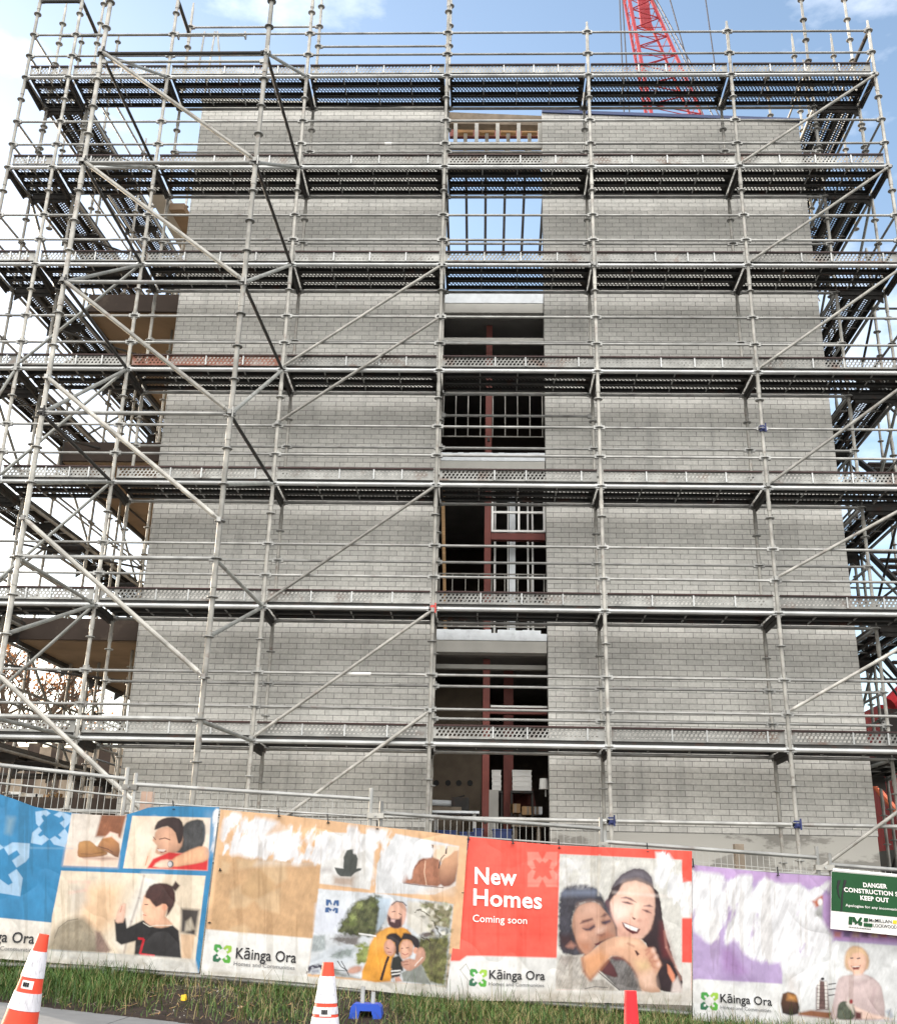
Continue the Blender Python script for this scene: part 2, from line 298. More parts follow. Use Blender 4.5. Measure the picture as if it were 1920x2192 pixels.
bpart('inner_wall', b)
for z0, z1, nm in ((.30, .60, 'floor_slab'), (3.62, 3.97, 'floor_slab'), (6.78, 7.05, 'floor_slab'), (9.80, 10.2, 'floor_slab')):
    b = MB(); b.box((BX0+.21, YF+.27, z0), (BX1-.21, 8.98, z1), M['floor']); bpart('floor_slab', b)
b = MB(); b.box((BX0+.21, YF+.27, 13.6), (OX0-.63, 8.98, 13.8), M['floor']); b.box((OX1+.6, YF+.27, 13.55), (BX1-.21, 8.98, 13.75), M['floor']); bpart('roof_slab', b)
# spandrels with bright flashing on the slab edges
for zb, zm, zt in ((3.62, 3.81, 3.99), (6.78, 6.92, 7.075), (9.80, 9.99, 10.21)):
    b = MB(); b.box((OX0+.015, YF+.03, zb), (OX1-.015, YF+.25, zm), M['fascia']); bpart('spandrel', b)
    b = MB(); n = 18
    for i in range(n):    # torn building film, ragged along its top
        xa = OX0+.012+(OX1-OX0-.024)*i/n; xb = OX0+.012+(OX1-OX0-.024)*(i+1)/n
        dz = -0.012*random.random() - (0.05 if (zb < 4 and i in (9, 17)) else 0)
        b.box((xa, YF+.02+.002*(i % 2), zm+.003), (xb, YF+.26, zt+dz), M['film'])
    bpart('flashing_strip', b)
b = MB(); b.box((OX0+.01, YF+.4, 3.43), (OX1-.01, YF+.5, 3.5), M['fascia']); bpart('head_trim', b)
b = MB(); b.box((OX0+.01, YF+.1, 9.26), (OX1-.01, YF+.2, 9.33), M['fascia']); bpart('head_trim', b)
# red oxide steel frame inside the bay
def boxpart(name, a, c, m, label=None):
    b = MB(); b.box(a, c, m); return bpart(name, b, label)
XC = U(1040, 1600, y=1.65).x
for z0, z1 in ((.62, 3.6), (3.99, 6.76), (7.07, 9.78)):
    b = MB(); b.box((XC-.055, 1.60, z0), (XC+.055, 1.615, z1), M['red']); b.box((XC-.055, 1.70, z0), (XC+.055, 1.715, z1), M['red']); b.box((XC-.01, 1.616, z0), (XC+.01, 1.699, z1), M['red']); b.box((XC-.02, 1.585, z0+.4), (XC+.02, 1.599, z0+.46), M['dark']); bpart('steel_column', b)
X2 = U(1092, 1600, y=2.4).x
boxpart('steel_column', (X2-.11, 2.40, .62), (X2+.05, 2.5, 3.6), M['red'])
boxpart('steel_beam', (XC+.06, 1.6, 2.72), (OX1, 1.72, 2.81), M['red']); boxpart('sill_strip', (XC+.07, 1.56, 2.815), (OX1, 1.7, 2.845), M['white'])
boxpart('steel_beam', (XC+.06, 1.6, 5.66), (OX1, 1.72, 5.78), M['red'])
b = MB(); xa = XC+.06; xm = U(1108, 1100, y=1.6).x
for zz in (5.79, 6.13, 6.66): b.box((xa, 1.58, zz), (OX1, 1.62, zz+.035), M['white'])
for xx in (xa, xm, OX1-.03): b.box((xx, 1.575, 5.8), (xx+.035, 1.625, 6.68), M['white'])
bpart('window_frame', b)
b = MB()
for px, w in ((1047, .025), (1059, .035), (1087, .02), (1130, .03), (1140, .03)): 
    xx = U(px, 1200, y=1.9).x; b.box((xx-w/2, 1.9, 3.99), (xx+w/2, 1.96, 6.7), M['white'])
bpart('stud', b)
xx = U(1096, 1200, y=1.9).x; boxpart('wall_lining', (xx-.05, 1.88, 3.99), (xx+.055, 1.93, 6.6), M['film'])
b = MB(); xx = U(960, 1200, y=1.7).x
b.hexa([(xx-.05, 1.7, 4.0), (xx, 1.7, 4.0), (xx, 1.75, 4.0), (xx-.05, 1.75, 4.0), (xx-.16, 1.7, 6.7), (xx-.1, 1.7, 6.7), (xx-.1, 1.75, 6.7), (xx-.16, 1.75, 6.7)], M['timber']); bpart('stair_string', b)
def balustrade(z0, z1, y, n):
    b = MB()
    b.tube((OX0+.02, y, z1), (OX1-.02, y, z1), .012, M['galv'], 6); b.tube((OX0+.02, y, z0), (OX1-.02, y, z0), .012, M['galv'], 6)
    for i in range(n+1): 
        x = OX0+.04+(OX1-OX0-.08)*i/n; b.tube((x, y, z0), (x, y, z1), .008, M['galv'], 6)
    bpart('balustrade', b)
balustrade(7.45, 8.30, 1.35, 8); balustrade(4.08, 4.97, 1.35, 8)
# top of the bay: fascia, ladder truss, rafters open to the sky
b = MB(); b.hexa([(OX0+.004, 1.25, ztop(OX0)-.24), (OX1-.004, 1.25, ztop(OX1)-.2), (OX1-.004, 1.42, ztop(OX1)-.2), (OX0+.004, 1.42, ztop(OX0)-.24), (OX0+.004, 1.20, ztop(OX0)-.01), (OX1-.004, 1.20, ztop(OX1)-.02), (OX1-.004, 1.46, ztop(OX1)-.02), (OX0+.004, 1.46, ztop(OX0)-.01)], M['oldtimber']); bpart('roof_fascia', b)
b = MB(); b.box((OX0+.004, 1.22, 13.42), (OX1-.004, 1.30, 13.56), M['fascia']); b.box((OX0+.004, 1.31, 13.30), (OX1-.004, 1.9, 13.415), M['oldtimber'])
for i in range(5):
    x = U(975+i*45, 285, y=1.25).x; b.box((x-.035, 1.22, 13.563), (x+.035, 1.29, 14.0), M['fascia'])
bpart('roof_truss', b)
b = MB()
for i in range(4):
    x = U(997+i*45, 285, y=1.8).x; b.box((x-.15, 1.56, 14.06), (x+.15, 1.66, 14.13), M['timber']); b.box((x-.035, 1.57, 13.6), (x+.035, 1.63, 14.055), M['fascia'])
b.box((OX0+.01, 1.72, 14.10), (OX1-.01, 1.80, 14.28), M['red'])
bpart('roof_purlin', b)
zr = 13.45
for i in range(6):
    p = U(961+i*38.7, 548, y=1.7); q = U(954+i*43, 318, y=1.7)
    b = MB(); b.tube(p, q, .026, M['dark'], 6); bpart('window_bar', b)
# balcony slabs on the left side with brown lined undersides
for zs, x0, y1, zt in ((10.0, 1.10, 8.6, .34), (7.0, 1.05, 8.6, .34), (3.8, .80, 8.6, .34), (.95, .2, 9.0, .3)):
    b = MB(); k = .06
    b.hexa([(x0, 1.6, zs), (BX0-.002, 1.6, zs), (BX0-.002, y1, zs), (x0+k*(y1-1.6), y1, zs), (x0, 1.6, zs+zt), (BX0-.002, 1.6, zs+zt), (BX0-.002, y1, zs+zt), (x0+k*(y1-1.6), y1, zs+zt)], M['ply'])
    s = bpart('balcony_slab', b)
    b = MB(); b.hexa([(x0-.03, 1.55, zs-.07), (x0-.002, 1.55, zs-.07), (x0-.002+k*(y1-1.6), y1, zs-.07), (x0-.03+k*(y1-1.6), y1, zs-.07), (x0-.03, 1.55, zs+zt+.05), (x0-.002, 1.55, zs+zt+.05), (x0-.002+k*(y1-1.6), y1, zs+zt+.05), (x0-.03+k*(y1-1.6), y1, zs+zt+.05)], M['dark'])
    b.box((x0, 1.55, zs+.02), (BX0-.01, 1.598, zs+zt+.04), M['inner'])
    bpart('slab_edge', b)
b = MB()   # timber lined strip and gutter near the top of the left side
b.hexa([(1.75, 1.9, 12.9), (2.05, 1.9, 12.9), (2.6, 8.5, 12.9), (2.3, 8.5, 12.9), (1.75, 1.9, 13.1), (2.05, 1.9, 13.1), (2.6, 8.5, 13.1), (2.3, 8.5, 13.1)], M['fascia'])
b.hexa([(2.1, 2.3, 12.8), (2.4, 2.3, 12.8), (2.8, 8.5, 12.8), (2.65, 8.5, 12.8), (2.1, 2.3, 12.95), (2.4, 2.3, 12.95), (2.8, 8.5, 12.95), (2.65, 8.5, 12.95)], M['ply'])
bpart('eaves_board', b)
# ------------------------------------------------------------------ scaffold
BAY = 2.57; LIFT = 2.004
XM = [-0.08] + [BAY*i for i in range(1, 7)]; XI = 0.73
YI = 0.85
def Z(l): return LIFT*l
_std = {}
def standard_mesh(h, r=.029, key=None):
    k = (round(h, 2), r)
    if k in _std: return _std[k]
    b = MB(); n = int(h/0.5)
    b.tube((0, 0, 0), (0, 0, h), r, M['galv'], 12)
    for i in range(n+1):
        z = i*0.501
        if z > h-.03: break
        b.ring((0, 0, z), r, .070, .010, M['galv2'], 12)
        for a in range(4):
            t = a*math.pi/2+.4; b.tube((.05*math.cos(t), .05*math.sin(t), z-.010), (.05*math.cos(t), .05*math.sin(t), z+.014), .010, M['galv2'], 5)
        if i % 4 == 1: b.tube((0, 0, z+.12), (0, 0, z+.27), r+.006, M['galv'], 12)
    b.tube((0, 0, h), (0, 0, h+.12), r*.72, M['galv'], 10)
    _std[k] = b.mesh('standard'); return _std[k]
_led = {}
def ledger_mesh(L, r, m, kind='ledger'):
    k = (round(L, 2), r, m.name)
    if k in _led: return _led[k]
    b = MB(); b.tube((.06, 0, 0), (L-.06, 0, 0), r, m, 10)
    for x, s in ((.055, 1), (L-.055, -1)):
        b.box((x-.035, -.022, -.032), (x+.035, .022, .032), m)
        b.box((x-.016*s-.008, -.006, -.06), (x-.016*s+.008, .006, .075), M['galv2'])
    _led[k] = b.mesh(kind); return _led[k]
def put(name, me, parent, loc, rz=0.0):
    o = link(name, me, parent, loc); o.rotation_euler = (0, 0, rz); return o
def span(name, parent, p, q, r, m, kind):
    "horizontal tube between two nodes"
    d = Vector(q)-Vector(p); return put(name, ledger_mesh(d.length, r, m, kind), parent, p, math.atan2(d.y, d.x))
def brace(parent, p, q, m=None, r=.030, trim=.09, name='diagonal_brace'):
    p = Vector(p); q = Vector(q); d = (q-p).normalized(); m = m or M['brace']; b = MB()
    p2 = p+d*trim; q2 = q-d*trim; b.tube(p2, q2, r, m, 10)
    for a, c in ((p2, p), (q2, q)):      # flattened ends with wedge heads
        b.tube(a, a.lerp(c, .75), r*.9, m, 6, r2=r*.45); b.box((c.x-.025, c.y-.025, c.z-.03), (c.x+.025, c.y+.025, c.z+.03), M['galv2'])
    return b.build(name, parent)
def transom_mesh(L):
    k = ('tr', round(L, 2))
    if k in _led: return _led[k]
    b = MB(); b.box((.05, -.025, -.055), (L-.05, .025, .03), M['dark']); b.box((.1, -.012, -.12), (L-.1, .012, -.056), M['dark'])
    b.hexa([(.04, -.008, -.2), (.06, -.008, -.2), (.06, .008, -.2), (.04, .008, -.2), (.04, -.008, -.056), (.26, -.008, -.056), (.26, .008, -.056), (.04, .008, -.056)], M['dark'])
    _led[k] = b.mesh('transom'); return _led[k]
def transom(parent, p, q, name='transom'):
    d = Vector(q)-Vector(p); return put(name, transom_mesh(d.length), parent, p, math.atan2(d.y, d.x))
_cpl = {}
def coupler(parent, p, m):
    if m.name not in _cpl:
        b = MB(); b.tube((0, 0, -.05), (0, 0, .05), .046, m, 12); b.box((-.065, -.022, -.03), (.065, .022, .03), m); b.box((-.022, -.065, -.03), (.022, .065, .03), m); b.box((.03, -.075, -.075), (.05, -.055, .075), m)
        _cpl[m.name] = b.mesh('coupler')
    return link('coupler', _cpl[m.name], parent, p)

# ---- perforated steel sheets (real holes)
def perf(b, L, y0, rows, cw, ch, hole, marg0, marg1, m, plane, shear=.35):
    "sheet of length L from y0, `rows` staggered rows of holes between solid margins; plane maps (u,v)->xyz"
    def q(a, bb, c, d): b.add([plane(*a), plane(*bb), plane(*c), plane(*d)], [(0, 1, 2, 3)], m)
    v0 = y0; q((0, v0), (L, v0), (L, v0+marg0), (0, v0+marg0)); v = v0+marg0
    for r in range(rows):
        off = (cw/2 if r % 2 else 0)+.03; n = int((L-.06-off)/cw); xe = off+n*cw
        q((0, v), (off, v), (off, v+ch), (0, v+ch)); q((xe, v), (L, v), (L, v+ch), (xe, v+ch))
        vs = []; fs = []
        for i in range(n):
            x = off+i*cw; s = len(vs); hx = hole/2; cx = x+cw/2; cy = v+ch/2; sh = shear*hole
            vs += [(x, v), (x+cw, v), (x+cw, v+ch), (x, v+ch), (cx-hx-sh/2, cy-hx), (cx+hx-sh/2, cy-hx), (cx+hx+sh/2, cy+hx), (cx-hx+sh/2, cy+hx)]
            fs += [(s, s+1, s+5, s+4), (s+1, s+2, s+6, s+5), (s+2, s+3, s+7, s+6), (s+3, s, s+4, s+7)]
        b.add([plane(*t) for t in vs], fs, m); v += ch
    q((0, v), (L, v), (L, v+marg1), (0, v+marg1))
_dk = {}
def board_mesh(L, wd=.262, hole=.037):
    k = (round(L, 2), wd, hole)
    if k in _dk: return _dk[k]
    b = MB(); mg = (wd-3*.050)/2
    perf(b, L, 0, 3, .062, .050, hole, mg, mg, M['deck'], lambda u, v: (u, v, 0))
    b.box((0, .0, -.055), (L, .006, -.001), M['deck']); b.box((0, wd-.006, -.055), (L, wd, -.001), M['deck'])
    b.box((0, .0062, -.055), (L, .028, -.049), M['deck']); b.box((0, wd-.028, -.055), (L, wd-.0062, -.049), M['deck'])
    n = 4
    for i in range(1, n):
        x = L*i/n; b.box((x-.008, .029, -.05), (x+.008, wd-.029, -.03), M['galv2'])
    for x in (0.0, L-.03): b.box((x, .0065, -.048), (x+.03, wd-.0065, -.002), M['dark'])
    _dk[k] = b.mesh('deck_board', smooth=False); return _dk[k]
def toe_mesh(L, style=0):
    k = ('toe', round(L, 2), style)
    if k in _dk: return _dk[k]
    b = MB(); m = M['toerust'] if style == 2 else M['toe']
    hole = (.030, .024, .030, .035)[style]
    perf(b, L, 0, 3, .062, .046, hole, .022, .022, m, lambda u, v: (u, 0, v+.05))
    b.box((0, -.028, .232), (L, -.0005, .240), M['lip']); b.box((0, -.030, .218), (L, -.0285, .2405), M['lip'])
    b.box((0, -.018, .04), (L, -.001, .048), m)
    for x in ((.27, .52, .77), (.40, .62, .80), (.24, .5, .75), (.35, .55, .9))[style]:
        b.box((L*x-.010, -.026, .05), (L*x+.010, -.001, .217), M['beam'])
    _dk[k] = b.mesh('toe_board', smooth=False); return _dk[k]

ORD = ['first', 'topmost', 'second highest', 'third highest', 'fourth highest', 'fifth highest', 'sixth highest', 'lowest']
# ---- the frame in front of the wall
fs = thing('facade_scaffold', 'grey steel tube scaffold frame of six bays standing across the front of the brick wall', 'scaffold', (7.7, 0, -0.9))
def g0(x): return zpath(x)+.12
mains = [(XM[0], 2.6), (XI, 2.55), (XM[1], 2.6), (XM[2], 2.6), (XM[3], 3.2), (XM[4], 1.12), (XM[5], 1.12), (XM[6], 1.12)]
for x, up in mains:
    z0 = Z(0)-1.002+.501*0; put('standard', standard_mesh(Z(7)+up-z0), fs, (x, 0, z0))
for x, up in ((XM[1], 2.5), (XM[2], 2.6), (XM[3], 2.9), (XM[4], .25), (XM[5], .2), (XM[6]-.84, .6)):
    z0 = -1.002; put('standard', standard_mesh(Z(7)+up-z0, .027), fs, (x, YI, z0))
XS = [XM[0], XI]+XM[1:]
for l in range(1, 8):
    for i in range(len(XS)-1):
        a, c = XS[i], XS[i+1]
        span('ledger', fs, (a, 0, Z(l)), (c, 0, Z(l)), .033, M['beam'], 'ledger')
        for h in (.501, 1.002): span('guard_rail', fs, (a, 0, Z(l)+h), (c, 0, Z(l)+h), .021, M['galv2'], 'guard_rail')
    for i in range(1, 6):
        x0, x1 = XM[i], XM[i+1] if i < 5 else XM[6]-.84
        span('wall_side_ledger', fs, (x0, YI, Z(l)), (x1, YI, Z(l)), .028, M['galv2'], 'wall_side_ledger')
        if l < 7:
            span('wall_side_rail', fs, (x0, YI, Z(l)+1.002), (x1, YI, Z(l)+1.002), .022, M['galv2'], 'wall_side_rail')
            if l == 1 and i > 2: span('wall_side_rail', fs, (x0, YI, Z(l)+.501), (x1, YI, Z(l)+.501), .022, M['galv2'], 'wall_side_rail')
            if l == 3 and i == 3: span('wall_side_rail', fs, (x0, YI, Z(l)+1.6), (x1, YI, Z(l)+1.6), .022, M['galv2'], 'wall_side_rail')
    for x in XS: transom(fs, (x, 0, Z(l)), (x, YI, Z(l)))
for i in range(7):     # rails below the first deck
    a, c = XS[i], XS[i+1]
    span('base_ledger', fs, (a, 0, .98), (c, 0, .98), .028, M['galv2'], 'base_ledger')
    span('base_ledger', fs, (a, 0, .33), (c, 0, .33), .026, M['galv2'], 'base_ledger')
span('wall_side_rail', fs, (XM[1], YI, Z(7)+2.0), (XM[2], YI, Z(7)+2.0), .022, M['galv2'], 'wall_side_rail')
span('wall_side_rail', fs, (XM[2], YI, Z(7)+1.5), (XM[3], YI, Z(7)+1.5), .022, M['galv2'], 'wall_side_rail')
z1 = U(180, 3, y=0).z
span('wall_side_rail', fs, (XI, YI, z1), (XM[1], YI, z1), .022, M['galv2'], 'wall_side_rail')
span('upper_rail', fs, (XM[0], 0, z1), (XI, 0, z1), .036, M['dark'], 'upper_rail'); span('upper_rail', fs, (XM[0]+.03, YI, z1), (XI, YI, z1), .036, M['dark'], 'upper_rail')
span('upper_rail', fs, (XI, 0, z1), (XI, YI, z1), .036, M['dark'], 'upper_rail'); span('upper_rail', fs, (XM[1], 0, z1), (XM[1], YI, z1), .036, M['dark'], 'upper_rail')
span('upper_rail', fs, (XM[6], 0, Z(7)+1.002), (XM[6], YI, Z(7)+1.002), .036, M['dark'], 'upper_rail')
for px, py, yy, pt in ((132, 70, YI, 8), (213, 70, YI, -60), (172, 110, 3.42, 76), (250, 110, 3.42, 76), (1722, 70, YI, -60), (1816, 70, YI, -60), (1698, 110, 3.42, 74), (1782, 110, 3.42, 74)):
    q = U(px, py, y=yy); zt = U(px, pt, y=yy).z; zb = Z(7)+.1-.501*2; put('standard', standard_mesh(zt-zb-.1, .025), fs, (q.x, yy, zb))
def m_(i, l, y=0): return (XS[i+1] if i >= 1 else (XI if i == 0 else XM[0]), y, Z(l))
for (xa, la, xb, lb) in ((XM[3], 5, XM[2], 4), (XM[3], 4.5, XM[2], 3.5), (XM[3], 3, XM[2], 2), (XM[3], 2, XM[2], 1), (XM[3], 1.25, XM[2], .25),
        (XM[6], 7, XM[5], 6), (XM[6], 6, XM[5], 5), (XM[6], 5, XM[5], 4), (XM[6], 4, XM[5], 3), (XM[6], 3, XM[5], 2.25), (XM[6], 2, XM[5], 1.25), (XM[6], 1.0, XM[5], .1),
        (XM[1], 5, XI, 4), (XM[1], 4, XI, 3), (XM[1], 3, XI, 2), (XM[1], 2, XI, 1), (XI, 4, XM[0], 3)):
    brace(fs, (xa, -.05, Z(la)-.03), (xb, -.05, Z(lb)+.03), M['galv'] if xa > 5 else M['brace'], r=.025)
for x, l, mm in ((XM[4], .49, 'bluec'), (XM[5], .49, 'bluec'), (XM[5], 3.5, 'bluec'), (XM[3], 2, 'redc'), (XM[4], 5.0, 'galv2')):
    coupler(fs, (x, 0, Z(l)), M[mm])
t_ = MB(); t_.tube((XM[2]+1.30, 0, Z(1)+1.002), (XM[2]+1.68, 0, Z(1)+1.002), .026, M['white'], 10); tag(t_.build('tape_wrap', fs), 'white wrap on a guard rail')
t_ = MB(); t_.tube((XM[2]+1.5, 0, Z(6)+.501), (XM[2]+1.62, 0, Z(6)+.501), .030, M['white'], 8); t_.build('tape_wrap', fs)
# ---- decks
def front_deck(l):
    t = thing('scaffold_deck', '%s perforated steel deck with its toe board, across the front of the brick wall' % ORD[8-l], 'scaffold deck', (7.7, 0, Z(l)), 'decks across the front')
    for i in range(7):
        a, c = XS[i]+.05, XS[i+1]-.05; L = c-a
        for k in range(3):
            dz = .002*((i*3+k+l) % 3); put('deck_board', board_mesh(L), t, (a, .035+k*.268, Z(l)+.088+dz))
        st = (0, 1, 0, 3, 1, 0, 3)[(i*2+l*3) % 7]
        if l == 4 and i == 2: st = 2
        if l == 1 and i in (4, 6): st = 3
        o = put('toe_board', toe_mesh(L, st), t, (a, .03, Z(l)+.045))
        if st == 2: o['label'] = 'rusty brown toe board'
for l in range(1, 8): front_deck(l)
# ---- return scaffolds down both sides
def return_scaffold(side):
    lf = side == 'left'
    d = Vector((.078, .997, 0)) if lf else Vector((0, 1, 0))
    xo, xi = (XM[0], XI) if lf else (XM[6], XM[6]-.84)
    t = thing('return_scaffold', 'dark scaffold frame running back along the %s side of the building' % side, 'scaffold', (xo, 4, -.9))
    s0 = YI if not lf else YI
    S = [s0+BAY*i for i in range(0, 4)]
    def P(s, inner): return Vector(((xi if inner else xo)+d.x*s, d.y*s, 0))
    for inner in (0, 1):
        for j, s in enumerate(S):
            if j == 0 and inner and not lf: continue
            up = ({1: 1.3, 2: 2.7, 3: 1.2, 0: 1.0} if lf else {0: 1.0, 1: (3.2 if inner else 3.4), 2: 1.5, 3: 1.6})[j]
            p = P(s, inner); put('standard', standard_mesh(Z(7)+up+1.002, .026), t, (p.x, p.y, -1.002))
    for l in range(1, 8):
        for j in range(3):
            for inner in (0, 1):
                p, q = P(S[j], inner), P(S[j+1], inner); p.z = q.z = Z(l)
                span('ledger', t, p, q, .028, M['galv2'], 'ledger')
                for h in ((.501, 1.002) if (not inner) else (1.002,)):
                    p2, q2 = p.copy(), q.copy(); p2.z = q2.z = Z(l)+h; span('guard_rail', t, p2, q2, .022, M['galv2'], 'guard_rail')
        p, q = P(0, 0), P(S[0], 0)
        for h in (0, .501, 1.002): span('guard_rail', t, (p.x, p.y, Z(l)+h), (q.x, q.y, Z(l)+h), .022, M['galv2'], 'guard_rail')
        for s in S:
            p, q = P(s, 0), P(s, 1); transom(t, (p.x, p.y, Z(l)), (q.x, q.y, Z(l)))
    for j in range(3):
        for l in range(1, 7):
            p, q = P(S[j+(l % 2)], 0), P(S[j+1-(l % 2)], 0)
            pass
            brace(t, (p.x, p.y, Z(l)), (q.x, q.y, Z(l+1)), M['brace'], r=.026)
    if lf:      # infill planks, hand rails and posts in the gap towards the balconies
        for l in range(1, 8):
            for j in range(3):
                p, q = P(S[j], 1), P(S[j+1], 1); p.z = q.z = Z(l)+.501; span('guard_rail', t, p, q, .020, M['galv2'], 'guard_rail')
            for j in range(3):
                p, q = P(S[j]+1.285, 0), P(S[j]+1.285, 1); transom(t, (p.x, p.y, Z(l)), (q.x, q.y, Z(l)))
        for x_, y_ in ((1.55, 3.3), (1.8, 5.9), (2.0, 8.4), (2.5, 2.2)): put('standard', standard_mesh(Z(6)+.9, .024), t, (x_, y_, -1.002))
        for l in range(1, 7):
            span('tie_rail', t, (1.55, 3.3, Z(l)+.9), (1.8, 5.9, Z(l)+.9), .020, M['dark'], 'tie_rail'); span('tie_rail', t, (1.8, 5.9, Z(l)+.9), (2.0, 8.4, Z(l)+.9), .020, M['dark'], 'tie_rail'); span('tie_rail', t, (P(S[0], 1).x, S[0], Z(l)+1.25), (2.5, 2.2, Z(l)+1.25), .020, M['dark'], 'tie_rail')
    for l in range(1, 8):
        tk = thing('scaffold_deck', '%s perforated deck of the scaffold running back along the %s side of the building' % (ORD[8-l], side), 'scaffold deck', (P(S[0], 0).x, S[0], Z(l)), 'decks along the %s side' % side)
        a = math.atan2(d.y, d.x); w = .262; off = Vector((d.y, -d.x, 0)) if lf else Vector((-d.y, d.x, 0))
        for j in range(3):
            L = BAY-.1
            for k in range(3 if not lf else 3):
                wd = .262 if not lf else .255
                if lf: st = P(S[j]+.05, 0)+off*(.035+(k+1)*.262)
                else: st = P(S[j]+.05, 0)+off*(.035+k*.268)
                o = put('deck_board', board_mesh(L, .262, .026), tk, (st.x, st.y, Z(l)+.088), a)
            st = P(S[j]+.05, 0)+off*.03
            put('toe_board', toe_mesh(L, 1), tk, (st.x, st.y, Z(l)+.045), a)
    return t
tl = return_scaffold('left'); tr = return_scaffold('right')
# ---- braced access tower beyond the right hand return
tw = thing('scaffold_tower', 'dark cross braced scaffold stair tower seen behind the right end of the scaffold', 'scaffold', (16.6, 5, -.9))
TX = (15.75, 17.55); TY = (2.2, 4.7, 7.2)
for x in TX:
    for y in TY: put('standard', standard_mesh(Z(6)-.3+1.002, .028), tw, (x, y, -1.002))
for l in range(0, 6):
    for y in TY: span('ledger', tw, (TX[0], y, Z(l)+.5), (TX[1], y, Z(l)+.5), .022, M['dark'], 'ledger')
    for x in TX:
        for j in range(2): span('ledger', tw, (x, TY[j], Z(l)+.5), (x, TY[j+1], Z(l)+.5), .022, M['dark'], 'ledger')
    for j in range(2):
        a, c = (TY[j], TY[j+1]) if l % 2 else (TY[j+1], TY[j])
        if l < 5:
            for x in TX: brace(tw, (x, a, Z(l)+.5), (x, c, Z(l+1)+.5), M['dark'], r=.024)
            brace(tw, (TX[l % 2], TY[j], Z(l)+.5), (TX[1-l % 2], TY[j], Z(l+1)+.5), M['dark'], r=.024)
    if l < 5:
        b = MB(); 
        for s in (0, .7): b.hexa([(TX[0]+.3+s, TY[0]+.1, Z(l)+.5), (TX[0]+.36+s, TY[0]+.1, Z(l)+.5), (TX[0]+.36+s, TY[1], Z(l+1)+.35), (TX[0]+.3+s, TY[1], Z(l+1)+.35), (TX[0]+.3+s, TY[0]+.1, Z(l)+.65), (TX[0]+.36+s, TY[0]+.1, Z(l)+.65), (TX[0]+.36+s, TY[1], Z(l+1)+.5), (TX[0]+.3+s, TY[1], Z(l+1)+.5)], M['dark'])
        for k in range(1, 9):
            yy = TY[0]+.1+(TY[1]-TY[0]-.1)*k/9; zz = Z(l)+.55+(LIFT-.1)*k/9; b.box((TX[0]+.361, yy-.11, zz), (TX[0]+.999, yy+.11, zz+.03), M['dark'])
        b.build('stair_flight', tw, False)
# ---- the projecting buttress bay
bt = thing('scaffold_buttress', 'projecting scaffold bay with long pale diagonal braces, standing in front of the left bays', 'scaffold', (3.85, -2.87, -1.05))
FY = -2.87; F1, F2 = 2.60, 5.115
def FZ(n): return 2.004*n-2.15      # node n of the buttress
for x in (F1, F2): put('standard', standard_mesh(FZ(7)+3.4+1.17, .034), bt, (x, FY, FZ(1)-1.002))
for n in range(1, 8):
    z = FZ(n)
    span('ledger', bt, (F1, FY, z), (F2, FY, z), .028, M['galv2'] if n < 7 else M['dark'], 'ledger')
    for fx, mx_ in ((F1, XM[1]), (F2, XM[2])):
        if n > 1: brace(bt, (fx, FY, z-.02), (mx_, 0, Z(n-1)), M['dark'] if n > 3 else M['brace'], r=.026, name='tie_tube')
        up = 0 if n > 3 else 1.0
        if n > 1: brace(bt, (fx, FY, z+up*1.002-.0), (mx_, 0, Z(n)+up*1.0-.02*0 if n > 3 else Z(n)+.0), M['brace'], r=.028)
span('ledger', bt, (F1, FY, FZ(7)-.16), (F2, FY, FZ(7)-.16), .022, M['galv2'], 'ledger')
for n, up in ((7, 0), (6, 0), (5, 0), (4, .5), (3, .5), (2, .5)):
    brace(bt, (F1, FY-.06, FZ(n)+up*1.002), (F2, FY-.06, FZ(n-1)+up*1.002), M['galv'], r=.031)
for n in (7, 6, 5, 4): coupler(bt, (F2, FY, FZ(n)), M['galv2']); coupler(bt, (F1, FY, FZ(n)), M['dark'])
# short loose frame lying on the top deck
t = thing('jack_stand', 'short tube trestle left standing on the top deck near its left end', 'trestle', (3.0, .45, Z(7)+.1))
b = MB(); zz = Z(7)+1.55
b.tube((2.45, .6, zz), (3.75, .6, zz), .022, M['galv2']); b.box((2.43, .55, zz-.06), (2.46, .65, zz+.06), M['galv2']); b.box((3.74, .55, zz-.06), (3.77, .65, zz+.06), M['galv2']); b.build('cross_tube', t)
for x0, x1 in ((2.95, 2.9), (3.2, 3.45), (3.15, 3.1)):
    b = MB(); b.tube((x1, .6, Z(7)+.1), (x0, .6, zz+.1), .020, M['galv2']); b.build('leg', t)
